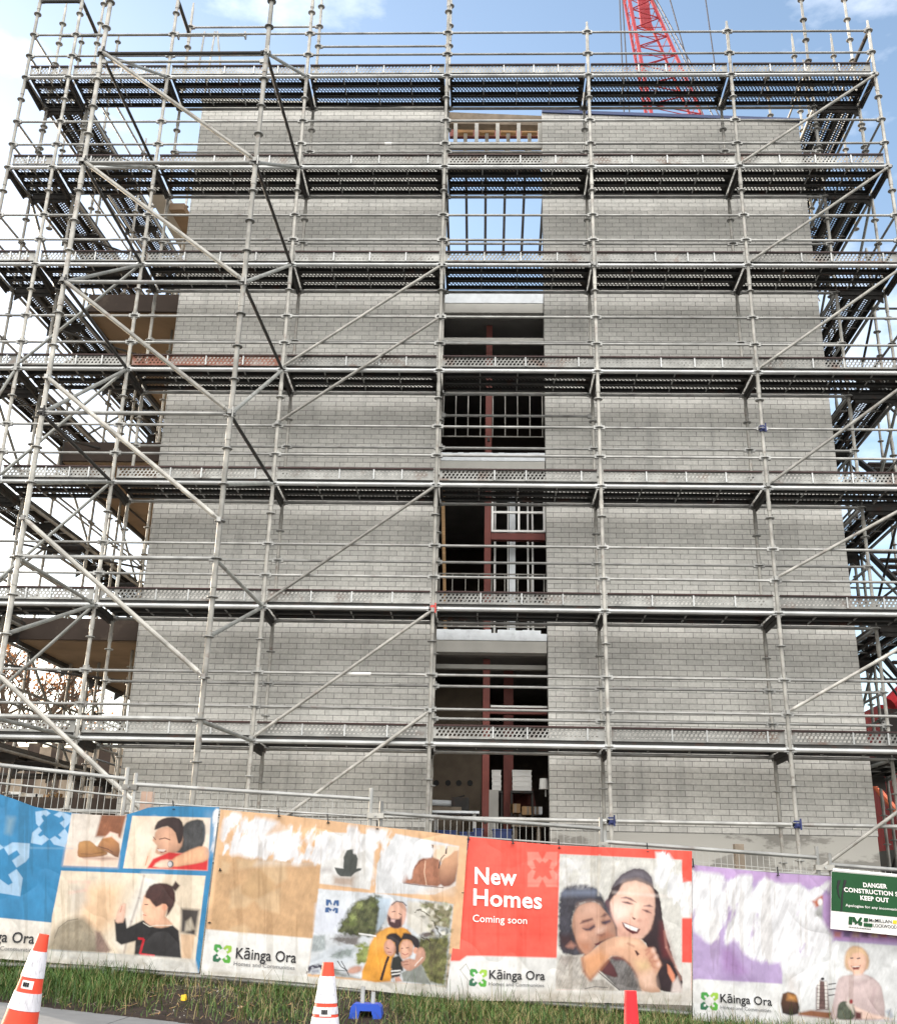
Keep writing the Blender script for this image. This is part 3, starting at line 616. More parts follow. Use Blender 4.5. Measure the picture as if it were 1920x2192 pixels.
# ------------------------------------------------------------------ fence line
FT = Vector((1, .1, 0)).normalized(); FN = Vector((.1, -1, 0)).normalized(); F0 = Vector((4, -4.9, 0))
def UF(px, py, off=0.0):
    d = FV + RV*((px-960)/FPX) - UV*((py-1096)/FPX); p0 = F0+FN*off
    return CAM + d*((p0-CAM).dot(FN)/d.dot(FN))
def UFn(X, Y, off=0.0):
    d = np.array(FV)[None]+np.array(RV)[None]*((X-960)/FPX)[:, None]-np.array(UV)[None]*((Y-1096)/FPX)[:, None]
    n = np.array(FN); p0 = np.array(F0)+n*off; c = np.array(CAM)
    return c[None]+d*(((p0-c)@n)/(d@n))[:, None]
def fence_panel(pl, pr, label, up=(.11, .11)):
    a = UF(*pl); c = UF(*pr); t = thing('site_fence', label, 'fence panel', (a.x, a.y, zground(a.x, a.y)), 'temporary mesh fence panels')
    zb0 = zground(a.x, a.y)+.08; zb1 = zground(c.x, c.y)+.08
    b = MB(); r = .02
    b.tube(a, c, r, M['galv2']); b.tube((a.x, a.y, zb0), (c.x, c.y, zb1), r, M['galv2'])
    b.tube((a.x, a.y, zb0-.05), (a.x, a.y, a.z+up[0]), r, M['galv2']); b.tube((c.x, c.y, zb1-.05), (c.x, c.y, c.z+up[1]), r, M['galv2'])
    b.tube((a.x, a.y, a.z-.17), (c.x, c.y, c.z-.17), .010, M['galv2'])
    b.build('frame', t)
    b = MB(); n = int((c-a).length/.062)
    for i in range(1, n):
        k = i/n; x = a.x+(c.x-a.x)*k; y = a.y+(c.y-a.y)*k; b.tube((x, y, zb0+(zb1-zb0)*k), (x, y, a.z+(c.z-a.z)*k), .0032, M['wire'], 4, cap=False)
    for h in (.35, .75, 1.1, 1.4):
        b.tube((a.x, a.y+.004, zb0+h), (c.x, c.y+.004, zb1+h), .0032, M['wire'], 4, cap=False)
    b.build('mesh_infill', t)
    return a, c
pans = [((-240, 1612), (272, 1667), 'galvanised mesh fence panel at the far left, above the dipping blue banner'),
        ((290, 1679), (794, 1711), 'galvanised mesh fence panel above the tan banner'),
        ((816, 1740), (1286, 1774), 'galvanised mesh fence panel below the open bay, above the red banner'),
        ((1294, 1802), (1748, 1836), 'galvanised mesh fence panel above the purple banner, behind the timber post'),
        ((1776, 1851), (2230, 1886), 'galvanised mesh fence panel behind the green danger sign')]
ends = [fence_panel(*p) for p in pans]
for i in range(4):
    p = (ends[i][1]+ends[i+1][0])/2; b = MB(); z = min(ends[i][1].z, ends[i+1][0].z)-.03
    t = thing('fence_clamp', 'small steel clamp joining two fence panels, %s' % ('beside the pale timber post', 'above the middle of the tan banner', 'at the right end of the red banner', 'at the left edge of the green sign')[i], 'clamp', (p.x, p.y, z), 'fence clamps')
    b.box((ends[i][1].x-.03, p.y-.035, z-.025), (ends[i+1][0].x+.03, p.y+.035, z+.025), M['galv']); b.tube((p.x, p.y-.06, z), (p.x, p.y+.06, z), .012, M['galv2'], 6); b.build('clamp_plate', t)
# blue feet
def onground(px, py):
    d = U(px, py, z=-1.0)-CAM; p = CAM.copy()
    for i in range(600):
        p = CAM+d*(.4+i*.003)
        if p.z < zground(p.x, p.y): break
    return p
def foot(px, py, label):
    p = onground(px, py); b = MB(); w, d, h = .14, .10, .12; z = p.z; p = p+Vector((0, d, 0))
    t = thing('plastic_weight', label, 'fence weight', (p.x, p.y, z), 'blue fence feet')
    prof = [(-w, 0), (-w*.45, 0), (-w*.35, h*.55), (w*.35, h*.55), (w*.45, 0), (w, 0), (w*.9, h*.8), (w*.75, h), (-w*.75, h), (-w*.9, h*.8)]
    n = len(prof); vs = [(p.x+x, p.y-d, z+y) for x, y in prof]+[(p.x+x, p.y+d, z+y) for x, y in prof]
    fs = [(i, i+n, (i+1) % n+n, (i+1) % n) for i in range(n)]
    fs += [(0, 1, 2, 9), (9, 2, 7, 8), (2, 3, 6, 7), (3, 4, 5, 6)]; fs += [tuple(v+n for v in reversed(f)) for f in fs[-4:]]
    b.add(vs, fs, M['plastic_blue']); o = b.build('block', t, False)
    b = MB(); b.tube((p.x-.04, p.y, z+h), (p.x-.04, p.y, z+h+.13), .018, M['galv2']); b.tube((p.x+.05, p.y, z+h), (p.x+.05, p.y, z+h+.09), .018, M['galv2']); b.build('socket', t)
foot(782, 2183, 'blue plastic fence foot in the grass below the tan banner')
t = thing('timber_post', 'pale pinkish timber post behind the blue banner', 'post', (4.5, -4.6, -.9)); b = MB()
a = U(306, 1695, y=-4.62); c = U(330, 1695, y=-4.62); b.box((a.x, -4.66, -.95), (c.x, -4.58, a.z), M['pinktimber']); b.build('shaft', t, False)
t = thing('timber_post', 'brown weathered timber post standing up behind the purple banner', 'post', (11, -4.0, -1)); b = MB()
a = U(1570, 1807, y=-4.0); c = U(1589, 1807, y=-4.0); b.box((a.x, -4.05, -1.2), (c.x, -3.95, a.z), M['oldtimber']); b.build('shaft', t, False)

# ------------------------------------------------------------------ printed banners
def vnoise(x, y, seed, fx, fy):
    r = np.random.default_rng(seed); G = r.random((64, 64)); u = x*fx; v = y*fy
    i = np.floor(u).astype(int); j = np.floor(v).astype(int); a = u-i; b = v-j; a = a*a*(3-2*a); b = b*b*(3-2*b)
    g = lambda p, q: G[p % 64, q % 64]
    return (g(i, j)*(1-a)+g(i+1, j)*a)*(1-b)+(g(i, j+1)*(1-a)+g(i+1, j+1)*a)*b
def fbm(x, y, seed, fx, fy, o=4):
    s = 0; am = .5
    for k in range(o): s = s+am*vnoise(x+k*13.7, y+k*7.1, seed+k, fx*2**k, fy*2**k); am *= .5
    return s/(1-.5**o)
class Paint:
    def __init__(s, X, Y, base): s.X = X; s.Y = Y; s.C = np.tile(np.array(lin(base)), (len(X), 1)).astype(float); s.k = (1, 0, 0)
    def t(s, sc, ox, oy): s.k = (sc, ox, oy)
    def tr(s, pts): return [(x/s.k[0]+s.k[1], y/s.k[0]+s.k[2]) for x, y in pts]
    warp = 0.0
    def mask(s, pts, soft):
        P = np.array(pts, float); x0, y0 = P.min(0)-soft-s.warp; x1, y1 = P.max(0)+soft+s.warp
        idx = np.nonzero((s.X >= x0) & (s.X <= x1) & (s.Y >= y0) & (s.Y <= y1))[0]
        x = s.X[idx]; y = s.Y[idx]
        if s.warp: x, y = x+s.warp*2*(fbm(x, y, 201, .16, .16, 3)-.5), y+s.warp*2*(fbm(x, y, 202, .16, .16, 3)-.5)
        ins = np.zeros(len(idx), bool); dm = np.full(len(idx), 1e9)
        for i in range(len(P)):
            ax, ay = P[i]; bx, by = P[(i+1) % len(P)]
            if ay != by: ins ^= ((ay > y) != (by > y)) & (x < (bx-ax)*(y-ay)/(by-ay)+ax)
            dx, dy = bx-ax, by-ay; L = dx*dx+dy*dy+1e-9; tt = np.clip(((x-ax)*dx+(y-ay)*dy)/L, 0, 1)
            dm = np.minimum(dm, np.hypot(x-ax-tt*dx, y-ay-tt*dy))
        s.dm = np.where(ins, dm, 0)
        sd = np.where(ins, dm, -dm); return idx, np.clip(.5+sd/(soft+1e-6)*.5, 0, 1)
    def poly(s, pts, col, a=1.0, soft=1.0, round_=0, grad=None, tex=0.0):
        pts = s.tr(pts)
        for _ in range(round_):
            q = []
            for i in range(len(pts)):
                a0, p, n, a1 = pts[i-1], pts[i], pts[(i+1) % len(pts)], pts[(i+2) % len(pts)]
                q += [p, ((9*(p[0]+n[0])-a0[0]-a1[0])/16, (9*(p[1]+n[1])-a0[1]-a1[1])/16)]
            pts = q
        idx, m = s.mask(pts, soft); m = (m*a)[:, None]; c = np.array(lin(col))[None]
        if grad is not None:      # second colour reached at the bottom of the shape
            ys = [p[1] for p in pts]; k = np.clip((s.Y[idx]-min(ys))/(max(ys)-min(ys)+1e-6), 0, 1)[:, None]; c = c*(1-k)+np.array(lin(grad))[None]*k
        if round_:      # rounded modelling of the photographed forms: darker turning edges, light from the upper left
            xs = [p[0] for p in pts]; ys = [p[1] for p in pts]; wx = max(xs)-min(xs)+1e-6; wy = max(ys)-min(ys)+1e-6; sz = min(wx, wy)
            gx = (s.X[idx]-min(xs))/wx-.5; gy = (s.Y[idx]-min(ys))/wy-.5
            e = np.exp(-s.dm/(sz*.13+.8)); c = c*(1.08-.30*e-.20*gx-.10*gy)[:, None]
            c = c*(1+.10*(fbm(s.X[idx], s.Y[idx], 77, 1.6/sz*2, 1.6/sz*2, 4)-.5)*2)[:, None]
        if tex: c = c*(1+tex*(fbm(s.X[idx], s.Y[idx], 5, .12, .12)-.5)*2+tex*(fbm(s.X[idx]+.4*s.Y[idx], s.Y[idx], 6, .5, .07, 3)-.5)*1.6)[:, None]
        s.C[idx] = s.C[idx]*(1-m)+c*m
    def ell(s, cx, cy, rx, ry, col, a=1.0, soft=1.0, rot=0, grad=None):
        n = 20; r = R(rot); s.poly([(cx+rx*math.cos(t)*math.cos(r)-ry*math.sin(t)*math.sin(r), cy+rx*math.cos(t)*math.sin(r)+ry*math.sin(t)*math.cos(r)) for t in [2*math.pi*i/n for i in range(n)]], col, a, soft, 0, grad)
    def line(s, pts, w, col, a=1.0, soft=.8):
        for p, q in zip(pts, pts[1:]):
            d = math.hypot(q[0]-p[0], q[1]-p[1])+1e-6; nx, ny = -(q[1]-p[1])/d*w/2, (q[0]-p[0])/d*w/2
            s.poly([(p[0]+nx, p[1]+ny), (q[0]+nx, q[1]+ny), (q[0]-nx, q[1]-ny), (p[0]-nx, p[1]-ny)], col, a, soft)
    def scuff(s, pts, seed, lo=.42, hi=.6, fx=.05, fy=.02, col=(236, 236, 240), a=.95, soft=14):
        "white weathered patches where the print has worn off"
        idx, m = s.mask(s.tr(pts), soft); x = s.X[idx]; y = s.Y[idx]
        n = fbm(x+y*.25, y, seed, fx, fy, 5); k = np.clip((.5+(n-.5)*1.5+(m-.5)*.34-lo)/(hi-lo), 0, 1)*a*np.clip(m*2, 0, 1)
        sh = .58+.62*fbm(x+y*.35, y, seed+9, .14, .03, 5); c = np.array(lin(col))[None]*sh[:, None]; k = k[:, None]
        s.C[idx] = s.C[idx]*(1-k)+c*k
    def star(s, cx, cy, r, ang, cols, a=1.0, soft=.8, sq=1.0):
        base = [(-.62, .03), (-1, .42), (-1.05, 1.03), (-.5, .98), (-.12, .62), (-.40, .42), (-.56, .58), (-.74, .42), (-.50, .22)]
        base = [(-.60, .02), (-1.0, .36), (-1.0, 1.0), (-.36, 1.0), (-.02, .60), (-.34, .30), (-.46, .42), (-.40, .56), (-.56, .56), (-.56, .40), (-.42, .46), (-.30, .34)]
        base = [(-.60, .02), (-1.0, .34), (-1.0, .86), (-.86, 1.0), (-.34, 1.0), (-.02, .60), (-.30, .40), (-.40, .60), (-.60, .62), (-.62, .40), (-.40, .30)]
        for q in range(4):
            th = R(ang)+q*math.pi/2; c, sn = math.cos(th), math.sin(th)
            s.poly([(cx+r*(x*c-y*sn), cy+r*sq*(x*sn+y*c)) for x, y in base], cols[q % len(cols)], a, soft)
GREENS = [(45, 105, 75), (70, 150, 70), (150, 190, 70), (85, 165, 60)]
cloth = bpy.data.materials.new('printed_vinyl'); cloth.use_nodes = True; _t = cloth.node_tree; _b = _t.nodes['Principled BSDF']
_a = _t.nodes.new('ShaderNodeAttribute'); _a.attribute_name = 'print'; _n = _t.nodes.new('ShaderNodeTexNoise'); _n.inputs['Scale'].default_value = 9; _n.inputs['Detail'].default_value = 8
_c = _t.nodes.new('ShaderNodeTexCoord'); _t.links.new(_c.outputs['Object'], _n.inputs['Vector'])
_r = _t.nodes.new('ShaderNodeMapRange'); _r.inputs['From Min'].default_value = .3; _r.inputs['From Max'].default_value = .7; _r.inputs['To Min'].default_value = .74; _r.inputs['To Max'].default_value = .86; _t.links.new(_n.outputs['Fac'], _r.inputs['Value'])
_v = _t.nodes.new('ShaderNodeVectorMath'); _v.operation = 'SCALE'; _t.links.new(_a.outputs['Color'], _v.inputs[0]); _t.links.new(_r.outputs[0], _v.inputs['Scale']); _t.links.new(_v.outputs[0], _b.inputs['Base Color'])
_b.inputs['Roughness'].default_value = .5; _b.inputs['Specular IOR Level'].default_value = .35
def wave(x, z, seed):
    x = np.asarray(x, float); z = np.asarray(z, float)
    w = .014*np.sin(x*2.3+z*1.2+seed)+.006*np.sin(x*5.1-z*2.6+seed*2)+.003*np.sin(z*7+x*1.3+seed)
    w = w+.006*(fbm(x+30+.6*z, z+30, 40+int(seed), 2.2, 1.3, 4)-.5)*2
    cr = np.abs(fbm(x*1.1+z*.8+50, z-x*.5+50, 60+int(seed), 1.3, 1.3, 3)-.5)     # sharp creases
    return w-.007*np.exp(-cr*14)+.004
def lerp_line(pts, x):
    P = np.array(pts, float); return np.interp(x, P[:, 0], P[:, 1])
def banner(name, label, top, bot, base, painter, seed, parts=True, nx=430, ny=300, off=.045):
    u = np.linspace(0, 1, nx); v = np.linspace(0, 1, ny)
    tx = top[0][0]+(top[-1][0]-top[0][0])*u; ty = lerp_line(top, tx); bx = bot[0][0]+(bot[-1][0]-bot[0][0])*u; by = lerp_line(bot, bx)
    X = (tx[None]*(1-v[:, None])+bx[None]*v[:, None]).ravel(); Y = (ty[None]*(1-v[:, None])+by[None]*v[:, None]).ravel()
    P = UFn(X, Y, off); P = P+np.array(FN)[None]*wave(P[:, 0], P[:, 2], seed)[:, None]
    pa = Paint(X, Y, base); painter(pa)
    g = fbm(X, Y, 90+int(seed), .035, .035, 5)-.5; g2 = fbm(X, Y, 95+int(seed), .22, .10, 3)-.5      # uneven fading and grain of the print
    pa.C *= (1+.30*g+.16*g2)[:, None]
    vv = np.repeat(v, nx); dirt = np.clip((fbm(X, Y, 97, .03, .05, 5)-.46)*4, 0, 1)*np.clip((vv-.80)/.2, 0, 1)*.55      # splashed mud along the hem
    dirt = np.maximum(dirt, np.clip((fbm(X, Y, 98, .09, .006, 3)-.62)*4, 0, .30)); dirt = dirt[:, None]
    pa.C = pa.C*(1-dirt)+pa.C*dirt*np.array([[.52, .46, .38]])
    me = bpy.data.meshes.new(name); me.vertices.add(nx*ny); me.vertices.foreach_set('co', P.ravel())
    i = np.arange(nx-1); j = np.arange(ny-1); a = (j[:, None]*nx+i[None]).ravel(); q = np.stack([a, a+nx, a+nx+1, a+1], 1).ravel()
    me.loops.add(len(q)); me.loops.foreach_set('vertex_index', q); me.polygons.add(len(q)//4); me.polygons.foreach_set('loop_start', np.arange(0, len(q), 4)); me.polygons.foreach_set('use_smooth', np.ones(len(q)//4, bool))
    me.update(); me.validate(); at = me.color_attributes.new('print', 'FLOAT_COLOR', 'POINT')
    at.data.foreach_set('color', np.concatenate([np.clip(pa.C, 0, 1), np.ones((len(X), 1))], 1).astype(np.float32).ravel()); me.materials.append(cloth)
    c = UF((top[0][0]+top[-1][0])/2, (bot[0][1]+bot[-1][1])/2)
    t = thing(name, label, 'banner', (c.x, c.y, c.z), 'printed banners on the fence'); link('printed_sheet', me, t, (0, 0, 0)); t['seed'] = float(seed)
    return t
_fc = {}
def text_mesh(txt, bold):
    cu = bpy.data.curves.new('lettering', 'FONT'); cu.body = txt; cu.size = 1; cu.offset = bold; cu.resolution_u = 3; cu.space_character = 1.0+bold*1.5
    o = bpy.data.objects.new('tmp', cu); COL.objects.link(o); bpy.context.view_layer.update()
    me = bpy.data.meshes.new_from_object(o.evaluated_get(bpy.context.evaluated_depsgraph_get())); bpy.data.objects.remove(o); me.name = 'lettering'; return me
def text_on(parent, txt, p0, p1, hpx, m, bold=0.0, off=.055, seed=None, name='lettering', uf=UF):
    me = text_mesh(txt, bold); V = np.array([v.co[:] for v in me.vertices]); x0 = V[:, 0].min(); w = V[:, 0].max()-x0
    A = np.array(uf(*p0, off)); B = np.array(uf(*p1, off)); H = uf(p0[0], p0[1]-hpx, off).z-A[2]
    ex = (B-A)/w; ez = np.array((0, 0, H/.70)); Q = A[None]+(V[:, :1]-x0)*ex[None]+V[:, 1:2]*ez[None]
    if seed is not None: Q = Q+np.array(FN)[None]*wave(Q[:, 0], Q[:, 2], seed)[:, None]
    me.vertices.foreach_set('co', Q.ravel()); me.materials.clear(); me.materials.append(m); me.update()
    return link(name, me, parent, (0, 0, 0))
def ties(parent, pts):
    for x, y in pts:
        p = UF(x, y+5, .06); q = UF(x-2, y-13, .01); b = MB(); b.tube(p, q, .007, M['black'], 5); b.ring(p, .004, .016, .006, M['black'], 8); b.build('cable_tie', parent)

def paint_blue(p):
    p.C[:] = np.array(lin((50, 124, 170)))[None]*(1+.25*(fbm(p.X, p.Y, 3, .012, .02)-.5))[:, None]
    p.t(4.333, 0, 1720)
    p.poly([(-200, 1040), (0, 1060), (480, 1105), (660, 110), (900, 90), (1190, 120), (1100, 600), (1800, 660), (1900, 1160), (2100, 1500), (1860, 1640), (-200, 1500)], (214, 208, 198), 0)
    # white lower strip
    p.poly([(-400, 1020), (0, 1060), (480, 1105), (470, 1400), (1250, 1560), (2000, 1640), (-400, 1640)], (214, 208, 200), tex=.1)
    LB = (156, 186, 214)
    pet = [(362, 215), (300, 270), (287, 365), (385, 385), (455, 330), (405, 290), (370, 308), (352, 290), (388, 250)]
    s1 = [(330, 75), (335, 185), (362, 215), (405, 160), (385, 120), (405, 100), (430, 120), (470, 90), (430, 60)]
    s2 = [(500, 105), (550, 130), (575, 110), (600, 150), (555, 180), (600, 230), (655, 170), (662, 110), (560, 70)]
    s3 = [(600, 232), (540, 290), (570, 315), (555, 335), (510, 300), (462, 330), (500, 380), (605, 405), (640, 290)]
    for q in (pet, s1, s2, s3): p.poly(q, LB)
    for q in ([(40, 410), (120, 360), (278, 370), (270, 500), (240, 540), (155, 595), (115, 530), (188, 475), (160, 432), (82, 480)],
              [(155, 608), (212, 690), (185, 860), (0, 830), (-60, 780), (0, 700), (78, 758), (118, 735), (80, 660)],
              [(0, 375), (40, 410), (-10, 440), (-80, 400)]): p.poly(q, LB)
    p.poly([(75, 130), (135, 135), (100, 280), (60, 270)], (170, 180, 165), .4, 8)
    # shoes picture
    p.t(3.584, 0, 1660)
    p.poly([(550, 290), (975, 300), (975, 330), (905, 705), (485, 690)], (216, 206, 196), tex=.08)
    p.poly([(485, 690), (905, 705), (915, 620), (510, 540)], (220, 190, 170), .8, 6)
    p.poly([(780, 300), (975, 305), (930, 480), (860, 470), (735, 470)], (135, 85, 60), 1, 3, tex=.2)
    p.poly([(600, 560), (610, 510), (690, 500), (740, 540), (830, 590), (790, 620), (640, 632), (598, 615)], (184, 138, 88), 1, 1.5, 1, grad=(140, 95, 55))
    p.poly([(750, 545), (800, 470), (870, 460), (920, 520), (915, 630), (850, 600), (760, 560)], (190, 135, 85), 1, 1.5, 1, grad=(120, 80, 60))
    p.poly([(800, 480), (850, 432), (910, 450), (918, 520), (860, 470)], (235, 205, 190), 1, 2)
    p.line([(620, 600), (700, 605), (790, 590)], 5, (120, 80, 50)); p.line([(760, 545), (830, 565), (870, 590)], 6, (90, 60, 50)); p.poly([(640, 635), (800, 625), (910, 640), (780, 650)], (130, 95, 85), .8, 4)
    # hugging pair
    p.poly([(1020, 310), (1620, 325), (1595, 730), (950, 712)], (226, 208, 188), tex=.06)
    p.poly([(1060, 420), (1190, 330), (1180, 560), (1080, 660)], (236, 222, 206), .7, 10)
    p.poly([(1350, 560), (1400, 400), (1470, 345), (1560, 345), (1580, 440), (1550, 560), (1450, 600), (1350, 590)], (66, 66, 68), 1, 2, 1, tex=.4)
    p.poly([(1190, 470), (1215, 410), (1330, 390), (1400, 440), (1400, 540), (1340, 600), (1240, 610), (1195, 590), (1210, 540), (1175, 500)], (206, 160, 134), 1, 2, 1)
    p.poly([(1190, 415), (1215, 355), (1290, 322), (1380, 330), (1412, 400), (1400, 500), (1370, 520), (1350, 440), (1290, 390), (1215, 412)], (58, 44, 44), 1, 1.5, 1)
    p.line([(1225, 490), (1270, 480), (1310, 495)], 7, (80, 45, 40)); p.line([(1215, 560), (1240, 590), (1280, 580)], 8, (120, 50, 45)); p.line([(1180, 470), (1200, 495)], 5, (60, 40, 40)); p.poly([(1210, 565), (1275, 568), (1262, 585), (1222, 582)], (225, 215, 210), .8)
    p.poly([(1130, 712), (1180, 640), (1300, 590), (1440, 600), (1600, 640), (1595, 730)], (200, 45, 48), 1, 2)
    p.poly([(1320, 650), (1400, 600), (1530, 545), (1600, 560), (1605, 630), (1560, 665), (1420, 690), (1335, 700)], (222, 170, 134), 1, 2, 1)
    p.poly([(1180, 700), (1240, 650), (1320, 650), (1330, 700), (1290, 712)], (230, 190, 170), 1, 2, 1); p.ell(1312, 680, 24, 26, (90, 90, 95)); p.ell(1308, 680, 16, 20, (210, 210, 214))
    p.poly([(1100, 700), (1140, 590), (1165, 560), (1165, 640), (1130, 710)], (226, 190, 165), .9, 3); p.line([(1120, 690), (1140, 620)], 5, (200, 120, 90))
    # big picture: child and a figure seen from behind
    p.poly([(470, 730), (1582, 770), (1500, 1440), (1000, 1380), (380, 1330), (400, 1080)], (221, 206, 186), tex=.06)
    p.poly([(1100, 760), (1250, 770), (1000, 1180), (940, 1370), (880, 1280)], (228, 224, 218), .8, 10)
    p.poly([(600, 1000), (640, 850), (800, 830), (930, 860), (900, 1100), (760, 1220), (640, 1180)], (236, 196, 158), .8, 14)
    p.poly([(530, 940), (560, 840), (660, 830), (680, 960), (600, 1060), (540, 1040)], (190, 184, 176), .7, 10); p.line([(525, 815), (690, 815), (660, 880), (530, 900)], 12, (225, 180, 168), .6, 4)
    p.poly([(390, 1270), (440, 1160), (520, 1110), (640, 1090), (740, 1200), (760, 1370), (370, 1350)], (138, 128, 110), .9, 8, 1, tex=.25); p.line([(420, 1250), (450, 1170), (520, 1115), (600, 1100)], 5, (80, 75, 65), .8)
    p.poly([(735, 1200), (770, 1200), (850, 1340), (820, 1370), (740, 1360)], (130, 105, 98), .9, 4, tex=.3)
    p.poly([(1395, 1020), (1535, 1030), (1500, 1230), (1390, 1200)], (66, 60, 58), 1, 4); p.poly([(1430, 1120), (1470, 1090), (1500, 1180), (1420, 1200)], (180, 170, 155), 1, 3); p.poly([(1390, 1215), (1500, 1225), (1470, 1410), (1395, 1405)], (214, 182, 152), 1, 2)
    p.line([(1110, 765), (1070, 940), (1010, 1120), (950, 1370)], 8, (110, 90, 90), .7, 3)
    p.poly([(880, 1110), (965, 1095), (975, 1170), (1100, 1110), (1330, 1150), (1375, 1190), (1395, 1405), (1030, 1385), (1040, 1270), (930, 1300), (890, 1270)], (40, 38, 40), 1, 2, tex=.3)
    p.poly([(885, 1120), (925, 1000), (970, 985), (955, 1110), (930, 1130)], (232, 190, 170), 1, 2, 1); p.line([(925, 1050), (940, 1000)], 5, (200, 130, 110))
    p.poly([(1090, 1030), (1100, 960), (1130, 900), (1260, 910), (1300, 1000), (1270, 1080), (1330, 1140), (1240, 1170), (1150, 1150), (1100, 1100), (1105, 1060)], (226, 178, 150), 1, 2, 1)
    p.poly([(1115, 930), (1150, 850), (1230, 825), (1330, 850), (1350, 960), (1320, 1030), (1280, 1080), (1290, 1010), (1250, 985), (1200, 1010), (1150, 950)], (70, 44, 42), 1, 2, 1, tex=.3)
    p.poly([(1320, 860), (1350, 810), (1385, 845), (1350, 890)], (60, 40, 38), 1, 2); p.ell(1265, 1010, 22, 26, (222, 160, 132)); p.line([(1112, 990), (1140, 990)], 6, (50, 35, 35)); p.line([(1100, 1068), (1125, 1075)], 5, (180, 90, 80))
    p.line([(1060, 1250), (1105, 1255), (1075, 1370), (1190, 1385)], 18, (190, 30, 45)); p.line([(1100, 1130), (1150, 1160), (1200, 1150), (1320, 1150)], 7, (222, 214, 200), .8)
    # lower white border and a worn scrawl
    p.poly([(-50, 1330), (380, 1340), (1000, 1372), (1500, 1410), (1530, 1520), (0, 1430)], (205, 202, 196), .95, 3, tex=.12)
    for i in range(9): p.line([(760+i*18, 1450), (775+i*19, 1420), (790+i*18, 1455)], 3, (70, 80, 78), .6)
    p.poly([(1600, 300), (1720, 290), (1690, 600), (1610, 590)], (170, 190, 210), .45, 14)
    p.scuff([(1580, 270), (1740, 260), (1720, 560), (1600, 600)], 21, .5, .7)
    p.line([(0, 545), (240, 555), (560, 560)], 5, (140, 180, 205), .5, 3)

